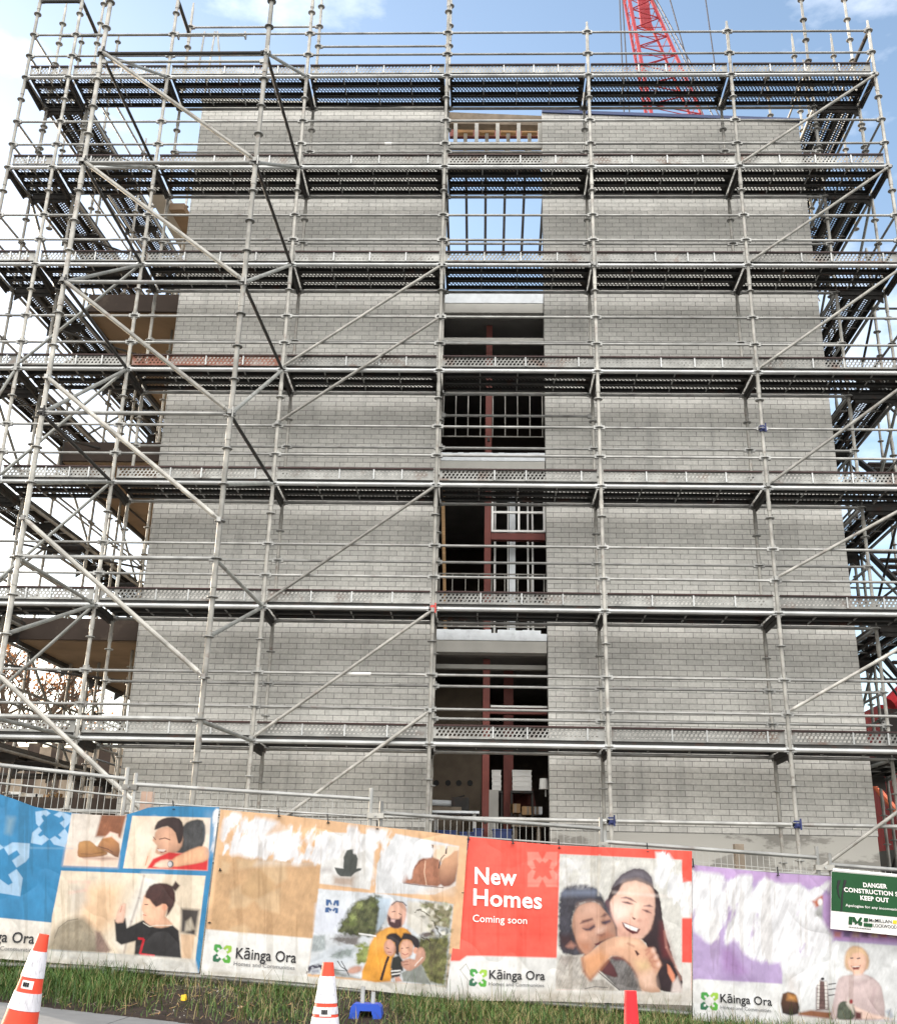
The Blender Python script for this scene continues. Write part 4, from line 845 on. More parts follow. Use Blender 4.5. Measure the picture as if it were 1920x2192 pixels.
def paint_tan(p):
    p.C[:] = np.array(lin((214, 174, 136)))[None]*(1+.12*(fbm(p.X, p.Y, 8, .02, .03)-.5))[:, None]
    p.t(3.0897, 430, 1700)
    p.poly([(120, 400), (800, 455), (740, 960), (60, 900)], (190, 154, 116), 1, 3, tex=.12)
    p.poly([(0, 890), (740, 955), (700, 1240), (-20, 1180)], (220, 219, 217), 1, 2, tex=.06); p.poly([(-60, 1165), (700, 1205), (1000, 1228), (1530, 1262), (1760, 1290), (1740, 1420), (-60, 1330)], (206, 204, 198), 1, 2, tex=.12)
    p.poly([(1650, 1060), (1760, 1068), (1740, 1350), (1610, 1320)], (214, 210, 206), 1, 3); 
    LT = (204, 178, 144)
    p.poly([(280, 600), (350, 500), (400, 490), (480, 560), (500, 640), (430, 690), (350, 700), (270, 660)], (176, 146, 108), .6, 8)
    for q in ([(560, 440), (570, 560), (500, 600), (380, 480), (250, 500), (240, 430)], [(530, 620), (520, 790), (400, 760), (360, 700), (480, 640)], [(260, 600), (200, 640), (190, 760), (300, 750), (350, 700), (270, 660)], [(140, 440), (200, 460), (180, 520), (140, 520)], [(200, 880), (290, 860), (330, 900), (300, 930), (190, 900)]): p.poly(q, LT, .55, 4)
    p.star(462+0, 0, 0.1, 0, [LT])
    # pictures
    p.t(4.843, 640, 1760)
    p.warp = .8
    p.poly([(250, 100), (800, 130), (740, 700), (215, 635)], (214, 213, 212), 1, 1.5, tex=.1); p.poly([(360, 560), (575, 570), (560, 670), (350, 650)], (160, 136, 118), .8, 6)
    p.poly([(370, 470), (462, 480), (465, 360), (500, 290), (570, 275), (612, 380), (600, 480), (650, 478), (640, 500), (590, 520), (540, 565), (430, 560), (395, 530)], (74, 78, 76), 1, 1.2, tex=.2)
    p.poly([(240, 480), (330, 470), (350, 520), (235, 510)], (150, 140, 140), .6, 6)
    p.poly([(810, 430), (1000, 120), (1655, 250), (1620, 660), (1400, 750), (790, 735)], (208, 209, 212), 1, 1.5, tex=.1)
    p.poly([(1400, 680), (1620, 620), (1600, 750), (1200, 745)], (218, 196, 178), .7, 8)
    p.poly([(1370, 230), (1650, 255), (1640, 480), (1380, 380)], (226, 200, 176), 1, 2); p.line([(1385, 235), (1378, 370)], 18, (90, 70, 68)); p.line([(1530, 250), (1520, 330)], 14, (60, 45, 45))
    p.poly([(1180, 500), (1240, 400), (1320, 370), (1450, 390), (1480, 640), (1360, 660), (1180, 640), (1075, 625), (1055, 530), (1110, 520), (1130, 590), (1170, 580)], (166, 112, 88), 1, 2, 1, tex=.25)
    p.poly([(1450, 520), (1480, 400), (1560, 350), (1650, 295), (1620, 610), (1500, 670), (1460, 610)], (214, 166, 130), 1, 2, 1, grad=(130, 85, 70)); p.line([(1445, 480), (1470, 380), (1510, 340)], 10, (50, 40, 40)); p.line([(1310, 400), (1300, 520), (1320, 650)], 8, (225, 190, 165)); p.line([(1200, 470), (1260, 400), (1300, 385)], 8, (110, 60, 50)); p.line([(1080, 630), (1300, 660), (1500, 680)], 7, (90, 60, 55))
    # family picture
    p.poly([(205, 690), (900, 745), (1600, 850), (1520, 1700), (1000, 1660), (90, 1570), (150, 1170)], (204, 208, 214), 1, 1.5, tex=.1)
    p.poly([(150, 1170), (270, 1165), (280, 1330), (130, 1345)], (150, 158, 160), .9, 3, tex=.3); p.poly([(180, 850), (400, 880), (600, 930), (560, 1160), (380, 1150), (160, 1160)], (206, 210, 222), .9, 6)
    p.warp = 5
    p.poly([(410, 1080), (480, 980), (560, 850), (700, 780), (860, 780), (850, 1160), (700, 1180), (560, 1180), (420, 1140)], (84, 88, 58), 1, 4, 1, tex=.75)
    p.poly([(330, 1200), (460, 1170), (620, 1180), (620, 1300), (380, 1240)], (96, 88, 84), .9, 5, tex=.3)
    p.poly([(560, 1300), (640, 1250), (760, 1280), (700, 1460), (600, 1470)], (128, 138, 80), 1, 4, tex=.6)
    p.ell(560, 990, 30, 40, (170, 185, 110), .7, 5); p.ell(620, 860, 26, 26, (180, 190, 120), .6, 5)
    p.poly([(130, 1420), (330, 1290), (480, 1270), (640, 1300), (560, 1440), (350, 1480), (240, 1480), (100, 1500)], (196, 202, 210), 1, 3); p.poly([(320, 1400), (420, 1320), (590, 1310), (540, 1390), (400, 1410)], (130, 140, 138), .9, 4, tex=.4)
    p.poly([(85, 1560), (110, 1500), (180, 1475), (245, 1490), (245, 1560), (200, 1500), (130, 1530)], (52, 50, 66), 1, 2); p.ell(165, 1550, 40, 26, (150, 152, 165), 1, 3)
    p.warp = .8
    p.poly([(800, 780), (950, 795), (940, 950), (800, 1160), (830, 900)], (180, 196, 212), .9, 3)
    p.poly([(1130, 820), (1260, 830), (1380, 940), (1420, 1100), (1240, 1170), (1120, 1060)], (206, 202, 194), 1, 3, tex=.1)
    p.warp = 4
    p.poly([(1260, 820), (1595, 850), (1560, 1100), (1400, 1080), (1290, 900)], (128, 122, 96), 1, 4, tex=.7)
    for q in ((1300, 900), (1380, 940), (1430, 870), (1530, 880), (1380, 1030), (1490, 1150), (1540, 1180), (1330, 920)): p.ell(q[0], q[1], 26, 34, (226, 222, 210), .9, 3, 20)
    p.line([(1190, 930), (1260, 900), (1340, 960), (1420, 1080), (1470, 1210)], 12, (70, 66, 50), .9)
    p.poly([(1250, 1170), (1390, 1100), (1420, 1190), (1300, 1190)], (96, 86, 84), 1, 3)
    p.poly([(1240, 1200), (1560, 1180), (1520, 1700), (1360, 1670), (1260, 1480), (1230, 1320)], (104, 104, 66), 1, 5, tex=.7); p.line([(1270, 1190), (1350, 1220), (1360, 1330)], 14, (70, 60, 50)); p.poly([(1350, 1300), (1400, 1300), (1390, 1600), (1360, 1600)], (84, 74, 60), .6, 5)
    r_ = random.Random(4)
    for i in range(90):      # leaves, twigs and light breaking through them
        x_, y_ = r_.uniform(1270, 1580), r_.uniform(840, 1680)
        p.ell(x_, y_, r_.uniform(8, 26), r_.uniform(8, 22), r_.choice([(58, 60, 36), (78, 84, 44), (140, 144, 104), (210, 208, 190), (100, 104, 60)] if y_ < 1180 else [(70, 74, 40), (112, 118, 66), (134, 132, 84), (84, 78, 54)]), .75, 3)
    for i in range(60):
        x_, y_ = r_.uniform(430, 850), r_.uniform(800, 1160)
        if x_ > 850-(y_-800)*.1 or x_ < 700-(y_-780)*.8: continue
        p.ell(x_, y_, r_.uniform(8, 24), r_.uniform(8, 22), r_.choice([(48, 54, 34), (66, 74, 40), (104, 116, 62), (40, 44, 32)]), .7, 3)
    p.warp = .6
    # man in orange and two boys
    p.poly([(650, 1630), (700, 1440), (740, 1260), (830, 1140), (960, 1080), (1080, 1090), (1160, 1150), (1180, 1300), (1000, 1360), (960, 1500), (950, 1650)], (226, 158, 62), 1, 2, 1, tex=.12)
    p.poly([(760, 1240), (850, 1140), (960, 1110), (900, 1260), (800, 1340)], (240, 184, 100), .6, 10)
    p.line([(930, 1390), (900, 1470), (850, 1640)], 26, (50, 34, 34))
    p.poly([(915, 1000), (930, 900), (980, 830), (1070, 830), (1115, 900), (1100, 1010), (1060, 1090), (980, 1095), (930, 1060)], (214, 170, 150), 1, 2, 1)
    p.poly([(920, 960), (960, 1000), (1040, 1000), (1070, 970), (1060, 1080), (990, 1100), (930, 1060)], (74, 46, 50), 1, 2, 1); p.poly([(955, 1005), (1000, 1010), (990, 1040), (955, 1030)], (214, 180, 176), 1, 2); p.line([(960, 860), (1010, 820), (1080, 830), (1115, 870)], 12, (96, 88, 90), .9)
    p.line([(965, 930), (1000, 925)], 8, (70, 48, 50)); p.line([(1035, 945), (1065, 960)], 8, (70, 48, 50)); p.ell(1085, 985, 22, 60, (210, 160, 145), .6, 5)
    p.poly([(905, 1210), (930, 1160), (1010, 1150), (1060, 1200), (1080, 1150), (1150, 1155), (1240, 1210), (1250, 1290), (1200, 1310), (1160, 1230), (1080, 1220), (1040, 1280), (1040, 1380), (1000, 1360), (990, 1250)], (46, 38, 42), 1, 2, 1)
    p.poly([(895, 1240), (940, 1215), (990, 1260), (1005, 1330), (960, 1390), (900, 1360), (880, 1300)], (206, 156, 136), 1, 2, 1); p.line([(905, 1300), (935, 1310)], 7, (60, 40, 40)); p.line([(920, 1345), (960, 1350)], 6, (140, 70, 65))
    p.poly([(1045, 1290), (1080, 1225), (1150, 1225), (1185, 1290), (1170, 1370), (1100, 1420), (1055, 1400)], (212, 164, 142), 1, 2, 1); p.line([(1060, 1310), (1080, 1305)], 7, (50, 36, 36)); p.line([(1110, 1305), (1140, 1300)], 7, (50, 36, 36)); p.line([(1070, 1360), (1100, 1375), (1130, 1360)], 7, (150, 70, 66)); p.ell(1210, 1330, 26, 34, (214, 160, 138))
    p.poly([(970, 1400), (1040, 1380), (1080, 1440), (1080, 1540), (1000, 1560), (950, 1510)], (44, 46, 44), 1, 2); p.poly([(950, 1530), (1060, 1500), (1050, 1600), (960, 1620)], (48, 46, 48), 1, 2); p.line([(955, 1545), (1055, 1535)], 14, (226, 226, 224)); p.line([(960, 1580), (1050, 1565)], 12, (226, 226, 224))
    p.poly([(1060, 1560), (1200, 1490), (1270, 1480), (1360, 1680), (1080, 1650)], (134, 138, 134), 1, 2, tex=.2); p.poly([(990, 1610), (1040, 1600), (1070, 1650), (1000, 1655)], (200, 150, 130), 1, 2)
    p.poly([(1220, 1330), (1270, 1290), (1310, 1350), (1300, 1430), (1240, 1490), (1150, 1540), (1090, 1520), (1060, 1450), (1140, 1410), (1200, 1420)], (200, 152, 132), 1, 2, 1, tex=.15); p.line([(1070, 1450), (1130, 1445)], 6, (120, 75, 65)); p.line([(1085, 1480), (1140, 1475)], 6, (120, 75, 65)); p.line([(1200, 1490), (1280, 1400)], 8, (230, 222, 216))
    p.poly([(500, 1560), (530, 1510), (600, 1490), (650, 1500), (640, 1550), (560, 1575)], (190, 146, 130), 1, 3, 1); p.line([(400, 1440), (440, 1500), (500, 1540)], 9, (40, 40, 44)); p.line([(360, 1530), (500, 1545)], 8, (60, 64, 62)); p.line([(440, 1440), (520, 1590)], 8, (38, 38, 42)); p.poly([(350, 1500), (440, 1560), (560, 1600), (640, 1630), (340, 1590)], (84, 88, 78), .8, 5, tex=.4)
    p.line([(620, 1155), (800, 1180)], 16, (226, 226, 226))
    BL = (60, 92, 140)
    for q in ([(280, 800), (330, 805), (345, 850), (330, 860), (318, 830), (300, 870), (282, 860)], [(415, 810), (370, 810), (355, 855), (372, 868), (385, 838), (395, 872), (415, 866)], [(270, 935), (275, 885), (310, 880), (345, 905), (330, 925), (308, 905), (318, 935)], [(405, 945), (408, 892), (370, 885), (345, 912), (362, 928), (380, 908), (372, 942)]): p.poly(q, BL, 1, .8)
    # wear
    p.warp = 0; p.t(3.0897, 430, 1700)
    p.scuff([(170, 130), (380, 170), (640, 230), (740, 200), (1200, 250), (1480, 330), (1640, 350), (1420, 420), (1330, 560), (1180, 470), (1140, 580), (1080, 400), (960, 370), (880, 470), (780, 460), (560, 440), (400, 430), (250, 380), (140, 400)], 31, .34, .52, .05, .022, a=.97, soft=12)
    p.poly([(560, 130), (590, 235), (430, 270)], (212, 172, 134), .7, 4)
    p.poly([(1100, 240), (1130, 240), (1150, 560), (1110, 560)], (228, 230, 234), .7, 6)
    p.poly([(360, 470), (385, 430), (640, 470), (800, 455)], (225, 225, 228), .4, 8)
    p.star((145/3.0897+430)*1, 0, .001, 0, GREENS)
    p.t(1, 0, 0); p.star(476.5, 2041.5, 19, 6, [GREENS[0], GREENS[1], GREENS[2], GREENS[3]])

def paint_red(p):
    p.C[:] = np.array(lin((246, 92, 78)))[None]*(1+.16*(fbm(p.X, p.Y, 12, .02, .05)-.5))[:, None]
    p.t(3.258, 950, 1750)
    p.poly([(-80, 1000), (110, 1000), (160, 965), (300, 965), (795, 980), (790, 1200), (1720, 1205), (1740, 1350), (-80, 1330)], (216, 215, 214), 1, 2, tex=.06)
    p.poly([(-80, 1235), (780, 1212), (1720, 1222), (1740, 1350), (-80, 1330)], (198, 192, 184), .9, 8, tex=.15)
    PK = (250, 138, 124)
    cx, cy = 688, 362
    q0 = [(583, 240), (660, 240), (690, 300), (668, 318), (640, 290), (622, 300), (640, 350), (615, 362), (585, 330)]
    for sx, sy in ((1, 1), (-1, 1), (1, -1), (-1, -1)):
        p.poly([(cx+(x-cx)*sx, cy+(y-cy)*sy) for x, y in q0], PK, .9, 1.5)
    p.poly([(1655, 440), (1725, 440), (1725, 700), (1655, 700)], (222, 220, 218), 1, 3); p.poly([(1655, 1008), (1725, 1012), (1725, 1330), (1655, 1330)], (212, 208, 204), 1, 2)
    p.t(5.781, 1190, 1820)
    p.poly([(45, 45), (1555, 118), (1555, 1760), (0, 1725)], (205, 203, 198), 1, 1.2, tex=.16)
    p.warp = 1.2
    p.poly([(600, 660), (650, 590), (700, 440), (800, 310), (950, 232), (1080, 242), (1170, 330), (1200, 460), (1260, 520), (1290, 700), (1340, 1000), (1400, 1200), (1480, 1450), (1550, 1560), (1550, 1700), (1430, 1760), (1230, 1700), (1200, 1500), (1100, 1150), (900, 1000), (680, 800)], (54, 38, 44), 1, 1.5, 1, tex=.2)
    p.poly([(1300, 900), (1345, 1010), (1400, 1210), (1440, 1340), (1330, 1300), (1290, 1100)], (120, 44, 48), .7, 10)
    p.poly([(700, 440), (800, 310), (950, 232), (1080, 242), (1170, 330), (1190, 420), (1000, 340), (840, 400), (740, 540)], (112, 106, 116), .85, 8)
    p.poly([(640, 640), (700, 470), (820, 400), (980, 375), (1150, 440), (1215, 540), (1220, 700), (1190, 900), (1120, 1040), (1020, 1110), (850, 1090), (740, 1060), (735, 950), (690, 850), (660, 720)], (60, 44, 50), 1, 2, 1)
    p.poly([(760, 520), (830, 410), (980, 378), (1150, 440), (1215, 540), (1218, 700), (1190, 900), (1120, 1040), (1020, 1110), (850, 1090), (745, 1060), (735, 950), (690, 850), (665, 640)], (224, 182, 164), 1, 2, 1)
    p.warp = 0
    p.ell(880, 650, 75, 34, (190, 140, 124), .6, 6, 12); p.ell(1120, 750, 60, 32, (186, 134, 118), .6, 6, 12)      # eye sockets
    p.poly([(690, 830), (745, 930), (760, 1050), (850, 1085), (1000, 1105), (940, 1050), (820, 1010), (760, 900)], (196, 140, 124), .7, 8)
    p.poly([(960, 640), (1010, 660), (985, 800), (1000, 850), (950, 830), (935, 800)], (240, 208, 190), .7, 5); p.ell(980, 1065, 60, 22, (236, 196, 178), .7, 6)
    p.poly([(690, 680), (800, 640), (900, 700), (860, 840), (740, 900), (690, 800)], (240, 208, 200), .75, 14); p.poly([(860, 420), (1000, 400), (1140, 470), (1100, 560), (900, 540)], (236, 204, 186), .7, 14); p.poly([(1060, 800), (1160, 800), (1130, 960), (1070, 1010)], (212, 158, 140), .6, 12)
    p.poly([(790, 870), (850, 850), (1010, 930), (1050, 1000), (1020, 1060), (900, 1060), (810, 980)], (206, 150, 134), .55, 8)
    p.poly([(800, 590), (860, 574), (920, 590), (985, 645), (915, 618), (870, 598)], (112, 84, 88), 1, 2); p.poly([(1075, 690), (1150, 673), (1188, 700), (1150, 700)], (100, 70, 74), 1, 2)
    p.poly([(812, 640), (880, 636), (945, 668), (900, 668), (850, 655)], (70, 46, 56), 1, 2); p.poly([(1062, 735), (1120, 740), (1170, 778), (1110, 768)], (84, 54, 58), 1, 2)
    p.line([(960, 680), (930, 790), (945, 830)], 8, (214, 160, 142), .7, 5); p.poly([(935, 825), (978, 845), (965, 862), (945, 850)], (84, 44, 44), 1, 1.5); p.ell(1020, 870, 22, 14, (190, 130, 116), .7, 4)
    p.poly([(812, 893), (860, 900), (1035, 978), (1000, 1030), (940, 1035), (870, 990), (830, 945)], (90, 34, 40), 1, 1.5); p.poly([(830, 900), (1010, 968), (990, 1006), (920, 985), (850, 945)], (238, 226, 224), 1, 1.5)
    p.poly([(590, 640), (640, 600), (700, 850), (740, 960), (742, 1060), (700, 960), (620, 760)], (96, 66, 76), .9, 4)
    # girl
    p.poly([(240, 700), (420, 620), (600, 700), (745, 960), (745, 1070), (520, 1180), (400, 1300), (260, 1280), (190, 1000)], (62, 52, 58), 1, 3)
    p.warp = 3.2
    p.poly([(40, 620), (70, 520), (130, 450), (240, 420), (400, 430), (500, 470), (560, 560), (650, 740), (640, 800), (560, 700), (480, 640), (300, 660), (220, 780), (200, 950), (250, 1100), (290, 1240), (400, 1290), (330, 1330), (200, 1300), (90, 1270), (45, 1150), (35, 800)], (66, 64, 74), 1, 3, 1, tex=.35)
    p.warp = 0
    p.poly([(80, 490), (520, 480), (540, 560), (60, 570)], (128, 138, 162), .6, 6); p.poly([(45, 1050), (200, 1040), (260, 1200), (120, 1230), (50, 1150)], (60, 34, 36), .8, 8)
    p.poly([(220, 790), (290, 690), (400, 650), (490, 650), (560, 700), (640, 800), (720, 920), (742, 1060), (700, 1080), (540, 1130), (450, 1240), (370, 1290), (290, 1200), (240, 1080), (200, 940)], (192, 148, 128), 1, 2, 1)
    p.poly([(300, 700), (420, 665), (520, 690), (520, 780), (330, 800)], (206, 168, 150), .7, 14); p.poly([(490, 950), (600, 950), (610, 1030), (510, 1040)], (220, 184, 170), .9, 6); p.poly([(520, 1070), (630, 985), (715, 1060), (600, 1110), (540, 1120)], (168, 112, 90), .85, 6); p.poly([(280, 1130), (420, 1150), (440, 1230), (360, 1285), (300, 1200)], (184, 122, 92), .8, 10)
    p.ell(410, 950, 90, 46, (152, 104, 92), .7, 6, -10); p.ell(625, 880, 62, 40, (150, 104, 92), .7, 6, -10); p.poly([(480, 860), (540, 850), (560, 960), (500, 960)], (214, 172, 150), .8, 5)
    p.ell(330, 1060, 60, 60, (208, 156, 132), .6, 8); p.line([(510, 1045), (560, 1055), (600, 1035)], 14, (120, 74, 66), .8, 3)
    p.poly([(300, 910), (330, 868), (450, 838), (458, 862), (400, 885), (335, 905)], (104, 70, 68), 1, 2.5); p.poly([(555, 825), (600, 775), (645, 790), (610, 825)], (108, 76, 72), 1, 2.5)
    p.poly([(330, 965), (400, 970), (475, 920), (485, 950), (430, 995), (370, 995)], (72, 54, 64), 1, 2.5); p.poly([(560, 885), (670, 860), (675, 885), (610, 920), (570, 910)], (76, 58, 70), 1, 2.5)
    p.poly([(475, 1160), (560, 1135), (545, 1165), (500, 1180)], (90, 28, 38), 1, 1.5); p.poly([(130, 1190), (190, 1130), (245, 1180), (210, 1215), (150, 1205)], (176, 126, 112), .9, 4)
    # clothes and hands
    p.poly([(0, 1500), (60, 1300), (200, 1310), (350, 1285), (325, 1350), (350, 1500), (430, 1605), (600, 1600), (760, 1740), (0, 1715)], (176, 170, 164), 1, 2, tex=.35); p.poly([(30, 1340), (140, 1300), (240, 1340), (120, 1420)], (120, 104, 100), .5, 8, tex=.4)
    p.poly([(540, 1480), (640, 1350), (700, 1310), (860, 1340), (950, 1430), (1050, 1640), (1066, 1745), (780, 1735)], (112, 108, 108), 1, 2, tex=.5); p.poly([(535, 1485), (650, 1350), (760, 1540), (740, 1570), (690, 1565)], (88, 46, 50), 1, 2, 1); p.line([(520, 1500), (700, 1660), (790, 1735)], 12, (84, 76, 78)); p.line([(360, 1715), (480, 1690), (640, 1700)], 8, (70, 68, 72)); p.poly([(660, 1330), (760, 1300), (880, 1340), (950, 1440), (900, 1410), (840, 1360), (740, 1370)], (80, 44, 50), .9, 3)
    p.poly([(316, 1350), (330, 1330), (420, 1270), (560, 1150), (720, 1072), (900, 1080), (1050, 1110), (1130, 1205), (1190, 1210), (1250, 1320), (1298, 1420), (1235, 1560), (1245, 1680), (1290, 1755), (1065, 1740), (1010, 1560), (900, 1400), (800, 1320), (700, 1308), (640, 1350), (520, 1500), (425, 1605), (350, 1500)], (220, 172, 144), 1, 2, 1)
    p.poly([(330, 1340), (560, 1230), (650, 1330), (520, 1500), (425, 1600), (350, 1500)], (206, 146, 102), .8, 8); p.poly([(980, 1370), (1160, 1360), (1200, 1430), (1120, 1500), (1020, 1480)], (206, 184, 138), .6, 10); p.poly([(1010, 1560), (1200, 1480), (1245, 1700), (1080, 1740)], (230, 196, 178), .7, 10)
    p.poly([(968, 1240), (990, 1240), (1028, 1285), (1000, 1310), (985, 1280)], (70, 34, 36), 1, 1.5)
    p.line([(330, 1330), (350, 1500), (425, 1605)], 16, (128, 82, 66), .8, 4); p.line([(640, 1360), (560, 1460), (430, 1600)], 14, (150, 92, 70), .7, 5); p.line([(700, 1312), (820, 1330), (910, 1410), (1010, 1570)], 14, (150, 96, 78), .7, 4)
    p.poly([(760, 1100), (900, 1095), (1040, 1130), (1080, 1190), (900, 1180), (760, 1180)], (234, 196, 168), .8, 8); p.poly([(1130, 1215), (1190, 1212), (1250, 1320), (1295, 1420), (1225, 1500), (1150, 1400), (1120, 1300)], (196, 136, 112), .6, 6)
    for a, c in (((1110, 1290), (1150, 1250)), ((1150, 1340), (1225, 1300)), ((1150, 1360), (1190, 1400)), ((1180, 1420), (1215, 1455)), ((1100, 1240), (1160, 1215)), ((880, 1150), (960, 1190)), ((1195, 1370), (1255, 1380))): p.line([a, c], 12, (168, 104, 88), .8, 3)
    for q in ((1200, 1240), (1230, 1320), (1262, 1410)): p.ell(q[0], q[1], 22, 30, (238, 204, 190), .7, 4)
    p.poly([(1370, 1410), (1400, 1430), (1462, 1540), (1470, 1610), (1440, 1640), (1380, 1520)], (222, 142, 112), 1, 2); p.poly([(1440, 1640), (1500, 1560), (1548, 1690), (1555, 1760), (1420, 1760)], (206, 192, 188), 1, 3)
    p.line([(1335, 1000), (1360, 1200), (1480, 1440), (1540, 1600)], 10, (206, 150, 136), .7, 4)
    p.scuff([(1230, 30), (1350, 30), (1480, 200), (1560, 330), (1680, 400), (1670, 760), (1560, 780), (1350, 520), (1230, 380)], 51, .42, .6, .08, .03, soft=8)
    p.scuff([(60, 60), (520, 100), (520, 420), (60, 430)], 52, .55, .8, .05, .04, a=.5); p.line([(537, 60), (525, 560)], 14, (232, 226, 214), .7, 3); p.line([(40, 290), (520, 295)], 14, (226, 224, 216), .5, 4); p.line([(700, 520), (1200, 560), (1660, 590)], 12, (240, 226, 220), .5, 5)
    p.poly([(1555, 120), (1680, 126), (1680, 380), (1560, 400)], (246, 92, 78), .9, 2); p.poly([(1555, 850), (1680, 850), (1680, 1385), (1555, 1380)], (240, 82, 72), 1, 2)
    p.t(3.258, 950, 1750); p.poly([(1470, 240), (1530, 245), (1540, 330), (1480, 330)], (238, 236, 236), .85, 3)
    for i in range(5): p.line([(180, 330+i*120), (790, 345+i*118)], 5, (226, 76, 66), .4, 3)
    p.t(1, 0, 0); p.star(1023, 2093, 18.5, 4, GREENS); p.line([(985, 2076), (997, 2063), (1006, 2080), (1010, 2110)], 1.2, (70, 74, 60), .7); p.line([(983, 2074), (1003, 2100), (1000, 2128)], 1.2, (90, 90, 74), .6)

def paint_purple(p):
    p.C[:] = np.array(lin((172, 152, 192)))[None]*(1+.16*(fbm(p.X, p.Y, 17, .02, .03)-.5))[:, None]
    p.t(3.584, 1420, 1780)
    p.poly([(220, 260), (1290, 350), (2100, 420), (2100, 520), (1290, 440), (900, 400), (220, 340)], (190, 156, 204), .7, 5)
    p.poly([(150, 1150), (260, 1130), (915, 1170), (930, 1160), (930, 1480), (150, 1480)], (216, 216, 217), 1, 2, tex=.08)
    p.poly([(915, 1000), (1000, 980), (1100, 960), (1320, 840), (2100, 900), (2100, 1460), (1700, 1450), (910, 1400)], (208, 209, 211), 1, 2, tex=.1)
    p.poly([(910, 1395), (1500, 1440), (2100, 1470), (2100, 1700), (150, 1600), (150, 1440), (900, 1450)], (200, 199, 196), 1, 4, tex=.12)
    p.poly([(440, 900), (520, 900), (640, 1080), (560, 1120), (450, 1060)], (158, 122, 176), .8, 8); p.poly([(440, 1080), (700, 1130), (600, 1160), (450, 1140)], (140, 112, 160), .5, 10)
    p.poly([(1220, 480), (1290, 500), (1290, 820), (1220, 700)], (184, 152, 200), 1, 4); p.poly([(1300, 750), (2000, 790), (2000, 860), (1300, 830)], (176, 138, 190), 1, 3)
    for i, c in enumerate(((190, 120, 110), (96, 84, 120), (210, 170, 160), (120, 90, 110), (224, 190, 150), (214, 120, 90), (226, 200, 170), (190, 100, 80))): p.poly([(1310+i*70, 765), (1360+i*70, 768), (1355+i*70, 812), (1305+i*70, 806)], c, .8, 3)
    p.poly([(1130, 520), (1180, 480), (1220, 490), (1215, 560), (1160, 590)], (176, 96, 70), 1, 3); p.poly([(1150, 620), (1200, 560), (1218, 560), (1218, 680), (1160, 660)], (196, 196, 196), 1, 3, grad=(110, 110, 108)); p.ell(1200, 540, 18, 26, (236, 234, 234), 1, 2)
    p.poly([(965, 465), (1020, 455), (1000, 470)], (206, 150, 120), .8, 2)
    p.scuff([(225, 300), (330, 330), (420, 340), (520, 370), (600, 350), (740, 350), (900, 420), (1180, 420), (1260, 400), (1255, 450), (1120, 530), (1210, 700), (1330, 880), (1320, 960), (1160, 1000), (1140, 1180), (960, 1100), (900, 980), (760, 1010), (640, 930), (540, 800), (450, 880), (330, 830), (250, 760), (225, 600)], 71, .27, .47, .045, .018, a=.97, soft=10)
    p.scuff([(930, 900), (1320, 880), (1200, 1200), (1050, 1350), (930, 1150)], 72, .4, .62, .05, .02, a=.8)
    p.poly([(940, 1110), (1000, 1100), (1030, 1240), (960, 1240)], (190, 182, 178), .6, 8)
    p.poly([(915, 1245), (1000, 1240), (1030, 1290), (1040, 1400), (912, 1395)], (96, 62, 42), 1, 2, 1, grad=(30, 20, 20)); p.poly([(960, 1250), (1015, 1262), (1025, 1300), (950, 1290)], (206, 146, 80), .8, 5)
    p.poly([(1040, 1390), (1130, 1370), (1310, 1390), (1300, 1440), (1040, 1410)], (136, 88, 62), 1, 3)
    p.poly([(1170, 1200), (1200, 1140), (1245, 1150), (1260, 1240), (1270, 1370), (1170, 1375)], (104, 80, 78), 1, 3, tex=.4); p.ell(1218, 1130, 14, 10, (30, 28, 32)); p.line([(1190, 1150), (1185, 1360)], 16, (226, 222, 218), .8); p.line([(1240, 1150), (1250, 1360)], 18, (226, 222, 218), .8)
    for k in range(7): p.line([(1175, 1180+k*28), (1260, 1185+k*28)], 4, (70, 52, 54), .8)
    for yy in (1165, 1205, 1250): p.line([(1262, yy+8), (1320, yy)], 9, (54, 50, 58), .9)
    # woman
    p.poly([(1285, 1400), (1310, 1260), (1340, 1130), (1420, 1100), (1560, 1100), (1650, 1160), (1680, 1240), (1700, 1420), (1600, 1445), (1300, 1440)], (198, 178, 178), 1, 2, 1, tex=.08); p.line([(1620, 1200), (1600, 1300), (1620, 1420)], 12, (170, 146, 150), .6, 5); p.line([(1430, 1150), (1500, 1175), (1560, 1150)], 10, (176, 156, 158), .5, 5)
    p.poly([(1385, 1000), (1400, 920), (1450, 878), (1520, 890), (1570, 950), (1575, 1030), (1540, 1070), (1430, 1070), (1395, 1050)], (204, 168, 136), 1, 3, 1, tex=.15)
    p.poly([(1412, 970), (1440, 920), (1500, 910), (1550, 960), (1550, 1040), (1530, 1090), (1520, 1120), (1460, 1125), (1450, 1080), (1420, 1040)], (234, 190, 168), 1, 2, 1); p.poly([(1405, 930), (1450, 885), (1520, 900), (1550, 950), (1500, 925), (1450, 935), (1415, 985)], (216, 182, 146), 1, 3)
    p.line([(1430, 972), (1452, 970)], 9, (84, 72, 78)); p.line([(1480, 976), (1505, 970)], 9, (84, 72, 78)); p.poly([(1435, 1030), (1470, 1040), (1508, 1025), (1495, 1058), (1455, 1060)], (120, 50, 50), 1, 2); p.line([(1445, 1038), (1500, 1034)], 7, (236, 222, 214)); p.poly([(1455, 985), (1480, 985), (1490, 1010), (1450, 1012)], (244, 208, 190), .7, 4)
    p.poly([(1450, 1100), (1530, 1095), (1570, 1130), (1440, 1140)], (206, 190, 190), 1, 4)
